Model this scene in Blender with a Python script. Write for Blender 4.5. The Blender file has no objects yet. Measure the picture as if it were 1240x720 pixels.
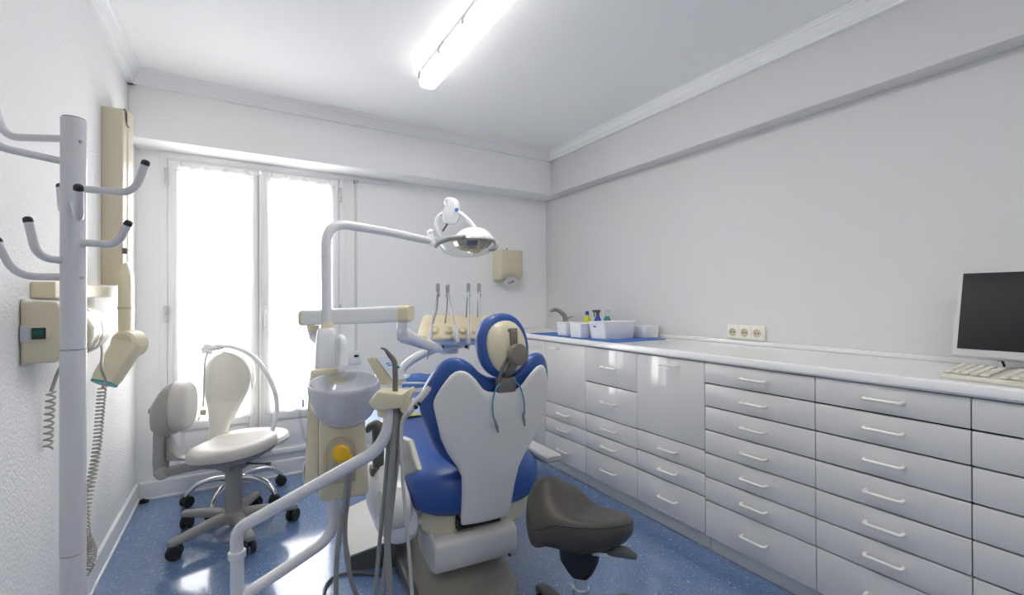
import bpy, bmesh, math, random
from mathutils import Vector as V, Matrix
random.seed(7)
S = bpy.context.scene
COL = S.collection
PI = math.pi

# ------------------------------------------------------------------ materials
def mat(name, col, rough=.5, metal=0.0, bump=0.0, bscale=200.0, bdist=.002, coat=0.0, spec=.5, vary=0.0, vscale=3.0,
        trans=0.0, sub=0.0):
    m = bpy.data.materials.new(name); m.use_nodes = True
    nt = m.node_tree; b = nt.nodes['Principled BSDF']
    b.inputs['Base Color'].default_value = (*col, 1)
    b.inputs['Roughness'].default_value = rough
    b.inputs['Metallic'].default_value = metal
    b.inputs['Coat Weight'].default_value = coat
    b.inputs['Specular IOR Level'].default_value = spec
    b.inputs['Transmission Weight'].default_value = trans
    tc = nt.nodes.new('ShaderNodeTexCoord')
    if bump:
        n = nt.nodes.new('ShaderNodeTexNoise'); n.inputs['Scale'].default_value = bscale; n.inputs['Detail'].default_value = 3
        nt.links.new(tc.outputs['Object'], n.inputs['Vector'])
        bp = nt.nodes.new('ShaderNodeBump'); bp.inputs['Strength'].default_value = bump; bp.inputs['Distance'].default_value = bdist
        nt.links.new(n.outputs['Fac'], bp.inputs['Height']); nt.links.new(bp.outputs['Normal'], b.inputs['Normal'])
    if vary:
        n2 = nt.nodes.new('ShaderNodeTexNoise'); n2.inputs['Scale'].default_value = vscale; n2.inputs['Detail'].default_value = 4
        nt.links.new(tc.outputs['Object'], n2.inputs['Vector'])
        r = nt.nodes.new('ShaderNodeMixRGB'); r.inputs['Color1'].default_value = (*[c*(1-vary) for c in col], 1)
        r.inputs['Color2'].default_value = (*[min(1, c*(1+vary)) for c in col], 1)
        nt.links.new(n2.outputs['Fac'], r.inputs['Fac']); nt.links.new(r.outputs['Color'], b.inputs['Base Color'])
    return m

def s2l(*c):
    return tuple((x/255/12.92 if x/255 <= .04045 else ((x/255+.055)/1.055)**2.4) for x in c)

M = {}
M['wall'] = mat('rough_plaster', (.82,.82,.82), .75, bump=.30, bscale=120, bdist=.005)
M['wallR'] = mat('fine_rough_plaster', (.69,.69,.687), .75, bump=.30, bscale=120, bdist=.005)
M['wallL'] = mat('coarse_rough_plaster', (.82,.82,.82), .75, bump=.8, bscale=95, bdist=.006)
M['smooth'] = mat('smooth_paint', (.91,.91,.905), .7, bump=.08, bscale=40, bdist=.002)
M['ceiling'] = mat('ceiling_paint', (.92,.92,.912), .8, bump=.05, bscale=30, bdist=.002)
M['trim'] = mat('gloss_trim', (.86,.86,.86), .35)
M['frame'] = mat('window_lacquer', (.87,.87,.87), .35)
M['cab'] = mat('cabinet_laminate', (.68,.672,.66), .30, coat=.12, vary=.02)
M['cabg'] = mat('glossy_cabinet_laminate', (.69,.682,.67), .10, coat=.4, vary=.02)
M['carcass'] = mat('carcass_board', (.02,.017,.012), .9)
M['plinth'] = mat('plinth_laminate', (.78,.76,.71), .3)
M['top'] = mat('worktop_laminate', (.82,.82,.825), .14, coat=.3, vary=.015)
M['socketw'] = mat('white_socket_plastic', (.84,.82,.75), .35)
M['handle'] = mat('cream_plastic_handle', (.86,.84,.77), .3)
M['cream'] = mat('cream_plastic', (.68,.62,.45), .32, vary=.05, vscale=5)
M['creamd'] = mat('aged_cream_plastic', (.52,.47,.34), .35, vary=.06, vscale=5)
M['cover'] = mat('mid_grey_enamel', (.34,.335,.32), .4)
M['arm'] = mat('armrest_plastic', (.50,.495,.48), .4)
M['handleg'] = mat('grey_rubber_grip', (.36,.36,.36), .4)
M['ivory'] = mat('ivory_plastic', (.80,.78,.70), .3)
M['reflector'] = mat('lamp_reflector', (.50,.47,.41), .25, metal=.7)
M['beige'] = mat('beige_enamel', (.62,.56,.42), .35, vary=.04)
M['yellowed'] = mat('yellowed_plastic', (.78,.68,.47), .35, vary=.08, vscale=8)
M['white'] = mat('white_enamel', (.80,.81,.82), .22, coat=.2)
M['greyw'] = mat('grey_white_plastic', (.68,.675,.66), .4, vary=.03)
M['shell'] = mat('backrest_shell', (.86,.84,.79), .5, bump=.05, bscale=300)
M['tubew'] = mat('white_tube_enamel', (.70,.71,.73), .25, coat=.2)
M['rack'] = mat('silver_white_enamel', (.62,.62,.65), .3, coat=.15)
M['blue'] = mat('blue_vinyl', (.030,.095,.34), .33, bump=.05, bscale=400, vary=.08)
M['paleblue'] = mat('pale_blue_paper', (.42,.54,.76), .7, vary=.05, vscale=20)
M['bluepaper'] = mat('blue_crepe_paper', (.055,.16,.48), .75, bump=.5, bscale=90, vary=.1, vscale=20)
M['yellow'] = mat('yellow_plastic', (.80,.66,.02), .4)
M['orange'] = mat('orange_plastic', (.85,.50,.01), .35)
M['taupe'] = mat('taupe_plastic', (.19,.17,.145), .45)
M['dgrey'] = mat('dark_grey_plastic', (.10,.10,.095), .5)
M['black'] = mat('black_rubber', (.015,.015,.016), .5)
M['base'] = mat('grey_base_enamel', (.27,.26,.235), .45, vary=.05)
M['stoolvinyl'] = mat('charcoal_vinyl', (.052,.047,.040), .5, bump=.12, bscale=500, vary=.06)
M['greyvinyl'] = mat('grey_vinyl', (.52,.50,.47), .42, bump=.06, bscale=400, vary=.04)
M['greypl'] = mat('grey_plastic', (.30,.295,.285), .45, vary=.04)
M['chrome'] = mat('chrome', (.70,.71,.72), .18, metal=1)
M['steel'] = mat('brushed_steel', (.42,.42,.41), .3, metal=1)
M['silver'] = mat('satin_silver', (.62,.63,.63), .35, metal=.6)
M['hose'] = mat('grey_hose', (.30,.295,.28), .5)
M['cord'] = mat('beige_cord', (.40,.38,.33), .5)
M['hosel'] = mat('light_hose', (.55,.54,.50), .45)
M['porcelain'] = mat('grey_porcelain', (.58,.60,.64), .12, coat=.4)
M['bowlin'] = mat('bowl_lining', (.55,.56,.56), .1, coat=.4)
M['green'] = mat('green_rocker', (.0,.10,.075), .25)
M['teal'] = mat('teal_plastic', (.02,.30,.30), .4)
M['screen'] = mat('dark_lcd', (.016,.016,.02), .5, spec=.35)
M['monit'] = mat('monitor_plastic', (.60,.61,.60), .35)
M['key'] = mat('keyboard_plastic', (.70,.685,.60), .45)
M['bluecord'] = mat('light_blue_cord', (.10,.33,.52), .45)
M['labelblue'] = mat('blue_label', (.06,.22,.60), .5)
M['labelgrey'] = mat('pale_grey_label', (.50,.54,.62), .4)
M['tub'] = mat('white_tub_plastic', (.90,.89,.87), .4, sub=.1)
M['bottley'] = mat('yellow_bottle', (.62,.66,.03), .25)
M['bottleb'] = mat('blue_bottle', (.02,.06,.42), .25)
M['bottleg'] = mat('teal_bottle', (.02,.25,.22), .25)
M['dgap'] = mat('dark_slot', (.02,.02,.02), .7)

def glassy(name, col=(1,1,1), mix=.12, rough=.05):
    m = bpy.data.materials.new(name); m.use_nodes = True; nt = m.node_tree
    nt.nodes.remove(nt.nodes['Principled BSDF'])
    out = nt.nodes['Material Output']
    t = nt.nodes.new('ShaderNodeBsdfTransparent'); t.inputs['Color'].default_value = (*col, 1)
    g = nt.nodes.new('ShaderNodeBsdfGlossy'); g.inputs['Roughness'].default_value = rough
    lw_ = nt.nodes.new('ShaderNodeLayerWeight'); lw_.inputs['Blend'].default_value = .5
    pw = nt.nodes.new('ShaderNodeMath'); pw.operation = 'POWER'; pw.inputs[1].default_value = 3.0; nt.links.new(lw_.outputs['Facing'], pw.inputs[0])
    fr = nt.nodes.new('ShaderNodeMath'); fr.operation = 'MULTIPLY_ADD'; fr.inputs[1].default_value = .55; fr.inputs[2].default_value = .04; nt.links.new(pw.outputs[0], fr.inputs[0])
    mx = nt.nodes.new('ShaderNodeMixShader'); nt.links.new(fr.outputs[0], mx.inputs[0])
    nt.links.new(t.outputs[0], mx.inputs[1]); nt.links.new(g.outputs[0], mx.inputs[2]); nt.links.new(mx.outputs[0], out.inputs[0])
    return m
M['glass'] = glassy('window_glass')
M['clear'] = glassy('clear_acrylic', (.90,.91,.91), rough=.08)
M['film'] = glassy('plastic_film', (.96,.96,.95), rough=.12)

def curtain_mat():
    m = bpy.data.materials.new('sheer_white_cloth'); m.use_nodes = True; nt = m.node_tree
    nt.nodes.remove(nt.nodes['Principled BSDF']); out = nt.nodes['Material Output']
    tl = nt.nodes.new('ShaderNodeBsdfTranslucent'); tl.inputs['Color'].default_value = (.92,.92,.92,1)
    df = nt.nodes.new('ShaderNodeBsdfDiffuse'); df.inputs['Color'].default_value = (.85,.85,.86,1)
    tr = nt.nodes.new('ShaderNodeBsdfTransparent')
    a = nt.nodes.new('ShaderNodeMixShader'); a.inputs[0].default_value = .65
    nt.links.new(df.outputs[0], a.inputs[1]); nt.links.new(tl.outputs[0], a.inputs[2])
    b = nt.nodes.new('ShaderNodeMixShader'); b.inputs[0].default_value = .30
    nt.links.new(a.outputs[0], b.inputs[1]); nt.links.new(tr.outputs[0], b.inputs[2])
    nt.links.new(b.outputs[0], out.inputs[0])
    return m
M['curtain'] = curtain_mat()

def floor_mat():
    m = bpy.data.materials.new('speckled_blue_vinyl'); m.use_nodes = True; nt = m.node_tree
    b = nt.nodes['Principled BSDF']; tc = nt.nodes.new('ShaderNodeTexCoord')
    b.inputs['Roughness'].default_value = .14; b.inputs['Specular IOR Level'].default_value = .7; b.inputs['Coat Weight'].default_value = .5; b.inputs['Coat Roughness'].default_value = .06
    def vor(scale, lo, hi):
        v = nt.nodes.new('ShaderNodeTexNoise'); v.inputs['Scale'].default_value = scale; v.inputs['Detail'].default_value = 1.5
        nt.links.new(tc.outputs['Object'], v.inputs['Vector'])
        r = nt.nodes.new('ShaderNodeValToRGB'); r.color_ramp.elements[0].position = lo; r.color_ramp.elements[1].position = hi
        nt.links.new(v.outputs['Fac'], r.inputs['Fac']); return r
    n = nt.nodes.new('ShaderNodeTexNoise'); n.inputs['Scale'].default_value = 28; n.inputs['Detail'].default_value = 6
    nt.links.new(tc.outputs['Object'], n.inputs['Vector'])
    base = nt.nodes.new('ShaderNodeMixRGB'); base.inputs['Color1'].default_value = (.095,.165,.33,1); base.inputs['Color2'].default_value = (.16,.25,.43,1)
    nt.links.new(n.outputs['Fac'], base.inputs['Fac'])
    l = vor(95, .66, .70); d = vor(80, .665, .70)
    m1 = nt.nodes.new('ShaderNodeMixRGB'); m1.inputs['Color2'].default_value = (.40,.50,.63,1)
    nt.links.new(l.outputs['Color'], m1.inputs['Fac']); nt.links.new(base.outputs['Color'], m1.inputs['Color1'])
    m2 = nt.nodes.new('ShaderNodeMixRGB'); m2.inputs['Color2'].default_value = (.05,.10,.24,1)
    mp = nt.nodes.new('ShaderNodeMapping'); mp.inputs['Location'].default_value = (3.1,7.7,1.2)
    nt.links.new(tc.outputs['Object'], mp.inputs['Vector']); nt.links.new(mp.outputs[0], d.inputs['Fac'].links[0].from_node.inputs['Vector'])
    nt.links.new(d.outputs['Color'], m2.inputs['Fac']); nt.links.new(m1.outputs['Color'], m2.inputs['Color1'])
    nt.links.new(m2.outputs['Color'], b.inputs['Base Color'])
    bn = nt.nodes.new('ShaderNodeTexNoise'); bn.inputs['Scale'].default_value = 5
    nt.links.new(tc.outputs['Object'], bn.inputs['Vector'])
    bp = nt.nodes.new('ShaderNodeBump'); bp.inputs['Strength'].default_value = .05; bp.inputs['Distance'].default_value = .01
    nt.links.new(bn.outputs['Fac'], bp.inputs['Height']); nt.links.new(bp.outputs['Normal'], b.inputs['Normal'])
    return m
M['floor'] = floor_mat()

def diffuser_mat(name, col, side, down):
    m = emit(name, col, down); nt = m.node_tree; b = nt.nodes['Principled BSDF']
    g = nt.nodes.new('ShaderNodeNewGeometry'); sx = nt.nodes.new('ShaderNodeSeparateXYZ'); nt.links.new(g.outputs['Normal'], sx.inputs[0])
    r = nt.nodes.new('ShaderNodeMapRange'); r.inputs['From Min'].default_value = -.55; r.inputs['From Max'].default_value = -.95
    r.inputs['To Min'].default_value = side; r.inputs['To Max'].default_value = down
    nt.links.new(sx.outputs['Z'], r.inputs['Value']); nt.links.new(r.outputs['Result'], b.inputs['Emission Strength'])
    return m
def emit(name, col, s):
    m = bpy.data.materials.new(name); m.use_nodes = True; nt = m.node_tree
    b = nt.nodes['Principled BSDF']; b.inputs['Base Color'].default_value = (.8,.8,.8,1)
    b.inputs['Emission Color'].default_value = (*col,1); b.inputs['Emission Strength'].default_value = s
    return m
M['lamp'] = diffuser_mat('lit_prismatic_diffuser', (1,.97,.935), 2.2, 20.5)

# ------------------------------------------------------------------ geometry helpers
def smooth_path(pts, fillet=0.0, n=8):
    pts = [V(p) for p in pts]
    if not fillet: return pts
    out = [pts[0]]
    for i in range(1, len(pts)-1):
        a, b, c = pts[i-1], pts[i], pts[i+1]
        f = min(fillet, (a-b).length*.49, (c-b).length*.49)
        p, q = b+(a-b).normalized()*f, b+(c-b).normalized()*f
        for k in range(n+1):
            t = k/n; out.append((1-t)**2*p+2*t*(1-t)*b+t*t*q)
    out.append(pts[-1]); return out

def spline(pts, n=10):
    P = [V(p) for p in pts]; P = [P[0]*2-P[1]] + P + [P[-1]*2-P[-2]]; out = []
    for i in range(1, len(P)-2):
        for k in range(n):
            t = k/n; a, b, c, d = P[i-1:i+3]
            out.append(.5*((2*b)+(c-a)*t+(2*a-5*b+4*c-d)*t*t+(3*b-a-3*c+d)*t**3))
    out.append(P[-2]); return out

class B:
    def __init__(s): s.bm = bmesh.new()
    def merge(s, t):
        bmesh.ops.recalc_face_normals(t, faces=t.faces[:])
        me = bpy.data.meshes.new('t'); t.to_mesh(me); t.free(); s.bm.from_mesh(me); bpy.data.meshes.remove(me); return s
    @staticmethod
    def bev(t, w, seg=2, ang=.5):
        if w <= 0: return
        e = [x for x in t.edges if len(x.link_faces) == 2 and x.calc_face_angle(0) > ang]
        bmesh.ops.bevel(t, geom=e, offset=w, segments=seg, affect='EDGES', profile=.5, clamp_overlap=True)
    def box(s, lo, hi, bev=.0, rot=None, seg=2):
        t = bmesh.new(); bmesh.ops.create_cube(t, size=1)
        lo, hi = V(lo), V(hi); c = (lo+hi)/2; d = hi-lo
        for v in t.verts: v.co = V((v.co.x*d.x, v.co.y*d.y, v.co.z*d.z))
        s.bev(t, bev, seg)
        R = rot.to_4x4() if rot else Matrix()
        t.transform(Matrix.Translation(c) @ R); return s.merge(t)
    def obox(s, c, size, ax, bev=0, seg=2):           # box about c with axes ax = (x dir, y dir, z dir)
        t = bmesh.new(); bmesh.ops.create_cube(t, size=1)
        for v in t.verts: v.co = V((v.co.x*size[0], v.co.y*size[1], v.co.z*size[2]))
        s.bev(t, bev, seg)
        R = Matrix((ax[0], ax[1], ax[2])).transposed().to_4x4()
        t.transform(Matrix.Translation(V(c)) @ R); return s.merge(t)
    def loft(s, rings, caps=True, close=True):
        t = bmesh.new(); vs = [[t.verts.new(V(p)) for p in r] for r in rings]
        n = len(rings[0])
        for i in range(len(vs)-1):
            for j in range(n if close else n-1):
                k = (j+1) % n
                t.faces.new((vs[i][j], vs[i][k], vs[i+1][k], vs[i+1][j]))
        if caps:
            for r in (vs[0], vs[-1]):
                c = t.verts.new(sum((v.co for v in r), V())/n)
                for j in range(n): t.faces.new((r[j], r[(j+1) % n], c))
        return s.merge(t)
    def tube(s, pts, r, seg=14, ridge=None):
        pts = [V(p) for p in pts]; n = len(pts)
        rs = r if isinstance(r, (list, tuple)) else [r]*n
        if len(rs) != n:
            m = len(rs); rs = [rs[min(m-2, int(i/(n-1)*(m-1)))]*(1-(i/(n-1)*(m-1)-min(m-2, int(i/(n-1)*(m-1)))))+rs[min(m-2, int(i/(n-1)*(m-1)))+1]*(i/(n-1)*(m-1)-min(m-2, int(i/(n-1)*(m-1)))) for i in range(n)]
        tg = [(pts[min(i+1, n-1)]-pts[max(i-1, 0)]).normalized() for i in range(n)]
        u = tg[0].orthogonal().normalized(); rings = []
        for i in range(n):
            u = (u-tg[i]*u.dot(tg[i])).normalized(); w = tg[i].cross(u)
            rr = rs[i]*(1 if not ridge else (1+ridge*(i % 2)))
            rings.append([pts[i]+(u*math.cos(2*PI*k/seg)+w*math.sin(2*PI*k/seg))*rr for k in range(seg)])
        return s.loft(rings)
    def cyl(s, a, b, r0, r1=None, seg=24, bev=0.0):
        r1 = r0 if r1 is None else r1
        a, b = V(a), V(b); d = (b-a).normalized(); L = (b-a).length
        if bev: return s.lathe([(r0-bev, 0), (r0, bev), (r1, L-bev), (r1-bev, L)], a, d, seg)
        return s.tube([a, b], [r0, r1], seg)
    def lathe(s, prof, base, axis=(0,0,1), seg=28, caps=True, sx=1.0):
        base, ax = V(base), V(axis).normalized(); u = ax.orthogonal().normalized()
        if abs(ax.z) > .99: u = V((1,0,0))
        w = ax.cross(u)
        return s.loft([[base+ax*z+(u*math.cos(2*PI*k/seg)*sx+w*math.sin(2*PI*k/seg))*max(r, 1e-4) for k in range(seg)] for r, z in prof], caps)
    def prism(s, poly, vec, bev=0.0, seg=2):
        t = bmesh.new(); vec = V(vec)
        a = [t.verts.new(V(p)) for p in poly]; b = [t.verts.new(V(p)+vec) for p in poly]; n = len(a)
        t.faces.new(a); t.faces.new(b[::-1])
        for i in range(n): t.faces.new((a[i], b[i], b[(i+1) % n], a[(i+1) % n]))
        bmesh.ops.recalc_face_normals(t, faces=t.faces[:])
        s.bev(t, bev, seg); return s.merge(t)
    def ell(s, c, r, ax=None, seg=24, rings=14, p=1.0):
        t = bmesh.new(); bmesh.ops.create_uvsphere(t, u_segments=seg, v_segments=rings, radius=1)
        for v in t.verts:
            if p != 1: v.co = V([math.copysign(abs(q)**p, q) for q in v.co])
            v.co = V((v.co.x*r[0], v.co.y*r[1], v.co.z*r[2]))
        R = Matrix((ax[0], ax[1], ax[2])).transposed().to_4x4() if ax else Matrix()
        t.transform(Matrix.Translation(V(c)) @ R); return s.merge(t)
    def sheet(s, fa, fb, nu, nv):                        # closed skin between two surfaces fa(u,v), fb(u,v), welded at the rim
        t = bmesh.new()
        A = [[t.verts.new(V(fa(i/nu, j/nv))) for j in range(nv+1)] for i in range(nu+1)]
        Bq = [[t.verts.new(V(fb(i/nu, j/nv))) for j in range(nv+1)] for i in range(nu+1)]
        for i in range(nu):
            for j in range(nv):
                t.faces.new((A[i][j], A[i+1][j], A[i+1][j+1], A[i][j+1]))
                t.faces.new((Bq[i][j], Bq[i][j+1], Bq[i+1][j+1], Bq[i+1][j]))
        rim = [(i, 0) for i in range(nu)]+[(nu, j) for j in range(nv)]+[(i, nv) for i in range(nu, 0, -1)]+[(0, j) for j in range(nv, 0, -1)]
        for k in range(len(rim)):
            (a, b), (c, d) = rim[k], rim[(k+1) % len(rim)]
            t.faces.new((A[a][b], Bq[a][b], Bq[c][d], A[c][d]))
        return s.merge(t)

def sring(c, ax, ay, a, b, n=2.5, seg=32):               # superellipse ring
    c, ax, ay = V(c), V(ax), V(ay); out = []
    for k in range(seg):
        t = 2*PI*k/seg; cs, sn = math.cos(t), math.sin(t)
        out.append(c+ax*(a*math.copysign(abs(cs)**(2/n), cs))+ay*(b*math.copysign(abs(sn)**(2/n), sn)))
    return out

WM = {}                                                  # world matrices of things and parts
def put(name, b, m, parent=None, label=None, ang=35, local=False, kind=None, origin=None):
    me = bpy.data.meshes.new(name); bm = b.bm
    T = WM.get(parent.name, Matrix()) if parent else Matrix()
    if parent is None:
        xs = [v.co for v in bm.verts]
        o = V(((min(v.x for v in xs)+max(v.x for v in xs))/2, (min(v.y for v in xs)+max(v.y for v in xs))/2, min(v.z for v in xs)))
        T = Matrix.Translation(o)
    if not (local and parent): bm.transform(T.inverted())
    bm.to_mesh(me); bm.free()
    for p in me.polygons: p.use_smooth = True
    me.set_sharp_from_angle(angle=math.radians(ang))
    me.materials.append(M[m] if isinstance(m, str) else m)
    o = bpy.data.objects.new(name, me); COL.objects.link(o)
    if parent: o.parent = parent
    else: o.matrix_world = T
    WM[o.name] = T.copy()
    if label: o['label'] = label
    if kind: o['kind'] = kind
    return o
def thing(name, label, cat, loc=(0,0,0), rotz=0, group=None):
    o = bpy.data.objects.new(name, None); COL.objects.link(o); o.empty_display_size = .05
    o.location = loc; o.rotation_euler = (0,0,rotz)
    WM[o.name] = Matrix.Translation(V(loc)) @ Matrix.Rotation(rotz, 4, 'Z')
    o['label'] = label; o['category'] = cat
    if group: o['group'] = group
    return o
def tag(o, label, cat, group=None, kind=None):
    o['label'] = label; o['category'] = cat
    if group: o['group'] = group
    if kind: o['kind'] = kind
    return o
def struct(name, b, m, parent=None, ang=35, label=None):
    o = put(name, b, m, parent, ang=ang)
    if not parent: o['kind'] = 'structure'
    if label: o['label'] = label
    return o

# directions across and along the camera's viewing direction, used for turning things about
RGT = V((.86,-.511,0)).normalized(); FWD = V((.511,.86,0)).normalized(); UP = V((0,0,1))
# ------------------------------------------------------------------ the room
XL, XR, XB, YB, YW, ZC, ZB = -.53, 2.414, 2.305, 3.22, 3.45, 2.44, 2.082
YF = -1.4
struct('floor', B().box((XL-.1, YF-.1, -.05), (XR+.1, YW+.15, 0)), 'floor')['label'] = 'glossy speckled blue vinyl floor'
struct('ceiling', B().box((XL-.1, YF-.1, ZC), (XR+.1, YW+.15, ZC+.06)), 'ceiling')['label'] = 'smooth white ceiling'
struct('wall_left', B().box((XL-.1, YF-.1, 0), (XL, YW+.15, ZC)), 'wallL')['label'] = 'left wall of rough white plaster'
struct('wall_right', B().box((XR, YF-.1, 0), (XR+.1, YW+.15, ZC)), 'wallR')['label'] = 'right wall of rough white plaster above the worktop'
struct('wall_front', B().box((XL, YF-.1, 0), (XR, YF, ZC)), 'wall')['label'] = 'white wall opposite the window'
WX0, WX1, WZ0, WZ1 = -.415, .640, .115, 2.082
b = B().box((XL, YW, 0), (WX0, YW+.15, ZC)).box((WX1, YW, 0), (XR, YW+.15, ZC)).box((WX0, YW, WZ1), (WX1, YW+.15, ZC)).box((WX0, YW, 0), (WX1, YW+.15, WZ0))
struct('wall_back', b, 'smooth')['label'] = 'window wall of smooth white paint'
struct('trim_1', B().box((XL, YB, ZB), (XR, YW, ZC), .006), 'smooth')['label'] = 'deep white lintel box above the window'
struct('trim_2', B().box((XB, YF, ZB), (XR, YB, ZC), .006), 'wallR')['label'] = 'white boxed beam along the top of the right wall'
# cornices: stepped plaster profile, offsets from (wall, ceiling)
prof = [(0,-.074), (.026,-.074), (.028,-.064), (.032,-.060), (.034,-.046), (.040,-.040), (.050,-.020), (.058,-.016), (.062,-.006), (.070,-.006), (.070,0), (0,0)]
struct('trim_3', B().prism([(XL, YB-a, ZC+c) for a, c in prof], (XR-XL, 0, 0)), 'trim', ang=20)['label'] = 'stepped plaster cornice above the window'
struct('trim_4', B().prism([(XB-a, YF, ZC+c) for a, c in prof], (0, YB-YF, 0)), 'trim', ang=20)['label'] = 'stepped plaster cornice along the right beam'
struct('trim_5', B().prism([(XL+a, YF, ZC+c) for a, c in prof], (0, YB-YF, 0)), 'trim', ang=20)['label'] = 'stepped plaster cornice along the left wall'
sk = [(0,0), (.018,0), (.018,.010), (.012,.014), (.012,.098), (.008,.105), (0,.105)]
struct('baseboard_left', B().prism([(XL+a, YF, c) for a, c in sk], (0, YW-YF, 0)), 'trim', ang=20)['label'] = 'low white baseboard along the left wall'
struct('baseboard_back', B().prism([(XL+.018, YW-a, c) for a, c in sk], (2.40, 0, 0)), 'trim', ang=20)['label'] = 'low white baseboard under the window'
struct('trim_6', B().prism([(WX0-.01, YW, 2.082), (WX0-.01, YW-.02, 2.082), (WX0-.01, YW-.03, 2.06), (WX0-.01, YW-.01, 2.045), (WX0-.01, YW, 2.045)], (WX1-WX0+.35, 0, 0), .003), 'trim')['label'] = 'rounded white strip over the window head'

# the glazed double door onto the balcony
w = put('window_1', B().box((WX0, YW-.012, WZ0), (WX0+.035, YW+.10, 2.06), .004).box((WX1-.035, YW-.012, WZ0), (WX1, YW+.10, 2.06), .004)
        .box((WX0+.035, YW-.012, 2.035), (WX1-.035, YW+.10, 2.06), .004).box((WX0+.035, YW-.005, WZ0), (WX1-.035, YW+.10, WZ0+.03), .004), 'frame')
w['kind'] = 'structure'; w['label'] = 'tall double glazed balcony door with a white frame'
MID = .1125
for k, (x0, x1) in enumerate(((WX0+.037, MID-.002), (MID+.002, WX1-.037))):
    y0, y1 = YW-.02, YW+.04; st = .064; z0, z1 = WZ0+.035, 2.033
    b = B().box((x0, y0, z0), (x0+st, y1, z1), .006).box((x1-st, y0, z0), (x1, y1, z1), .006)
    b.box((x0+st, y0, z1-.055), (x1-st, y1, z1), .006).box((x0+st, y0, .385), (x1-st, y1, .455), .006).box((x0+st, y0, z0), (x1-st, y1, z0+.035), .006)
    sash = put('sash', b, 'frame', w)
    put('pane', B().box((x0+st, YW+.008, .45), (x1-st, YW+.014, z1-.05)), 'glass', sash)
    put('lower_panel', B().box((x0+st-.004, YW+.0, z0+.03), (x1-st+.004, YW+.012, .39)).box((x0+st+.02, YW-.006, z0+.055), (x1-st-.02, YW+.0, .365), .004), 'frame', sash)
    if k == 1:
        put('handle', B().box((x0+.012, y0-.008, 1.00), (x0+.042, y0, 1.15), .006).tube(smooth_path([(x0+.027, y0-.008, 1.115), (x0+.027, y0-.04, 1.115), (x0+.027, y0-.04, 1.01)], .02), .008), 'white', sash)
    hx = x0-.006 if k == 0 else x1+.006
    for hz in (1.93, 1.10, .35):
        put('hinge', B().cyl((hx, y0-.006, hz-.05), (hx, y0-.010, hz-.004), .009).cyl((hx, y0-.006, hz+.004), (hx, y0-.010, hz+.05), .009), 'silver', sash)
    if k == 1:
        put('closing_strip', B().box((MID-.010, y0-.010, z0), (MID+.008, y0-.001, z1-.02), .004), 'frame', sash)
        put('meeting_gap', B().box((MID-.0125, y0-.0095, z0), (MID-.0095, y0-.001, z1-.03)), 'greypl', sash)
    cx0, cx1 = x0+st-.032, x1-st+.032
    lab = ('sheer white curtain on the left leaf of the balcony door', 'sheer white curtain on the right leaf behind the lamp pole')[k]
    c = thing('curtain', lab, 'curtain', ((cx0+cx1)/2, YW-.032, .43), 0, 'sheer curtains on the balcony door')
    ph = k*1.3
    def cf(u, v, off, cx0=cx0, cx1=cx1, ph=ph):
        x = cx0+(cx1-cx0)*u; z = .43+(1.575+.012*math.sin(23*u+ph)+.006*math.sin(51*u))*v
        e = .008*math.sin(6*v+ph)*(abs(2*u-1)**6)*(1 if u > .5 else -1)
        return (x+e, YW-.031+off+.0035*math.sin(30*u+2*v+ph)+.002*math.sin(77*u), z)
    cl = B(); t = bmesh.new(); nu, nv = 70, 30
    g = [[t.verts.new(V(cf(i/nu, j/nv, 0))) for j in range(nv+1)] for i in range(nu+1)]
    for i in range(nu):
        for j in range(nv): t.faces.new((g[i][j], g[i+1][j], g[i+1][j+1], g[i][j+1]))
    cl.merge(t); put('cloth', cl, 'curtain', c, ang=80)
    put('curtain_rod', B().cyl((cx0, YW-.041, 1.972), (cx1, YW-.041, 1.972), .0028, seg=8), 'greyw', c)

# roller-blind strap right of the window
t = thing('blind_strap', 'narrow grey roller blind strap right of the balcony door', 'blind strap', (.722, YW, .70))
put('strap', B().box((.714, YW-.012, .775), (.730, YW-.009, 2.075)), 'greyw', t)
put('strap_box', B().box((.66, YW-.018, .715), (.755, YW, .815), .006), 'white', t, label='small white wall plate')
put('slot', B().box((.706, YW-.021, .766), (.738, YW-.017, .784), .002), 'dgap', t)
put('guide', B().box((.708, YW-.022, 2.03), (.736, YW, 2.08), .003), 'steel', t)

# hand dryer
t = thing('hand_dryer', 'cream wall mounted hand dryer with a chrome nozzle', 'hand dryer', (1.975, YW, 1.36))
b = B()
prf = [(YW, 1.375), (YW, 1.60), (3.315, 1.60), (3.297, 1.585), (3.297, 1.40), (3.315, 1.36), (3.36, 1.345), (YW, 1.345)]
b.prism([(1.855, y, z) for y, z in prf], (.215, 0, 0), .012, 3)
put('body', b, 'cream', t)
put('nozzle', B().lathe([(.035,0),(.06,0),(.066,.008),(.066,.02),(.05,.026),(.03,.024),(.028,.012),(.0,.012)], (1.962, 3.335, 1.350), (0,-.75,-1)), 'chrome', t)
put('mounting_stud', B().cyl((1.97, 3.40, 1.598), (1.97, 3.40, 1.622), .006), 'steel', t)

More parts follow.
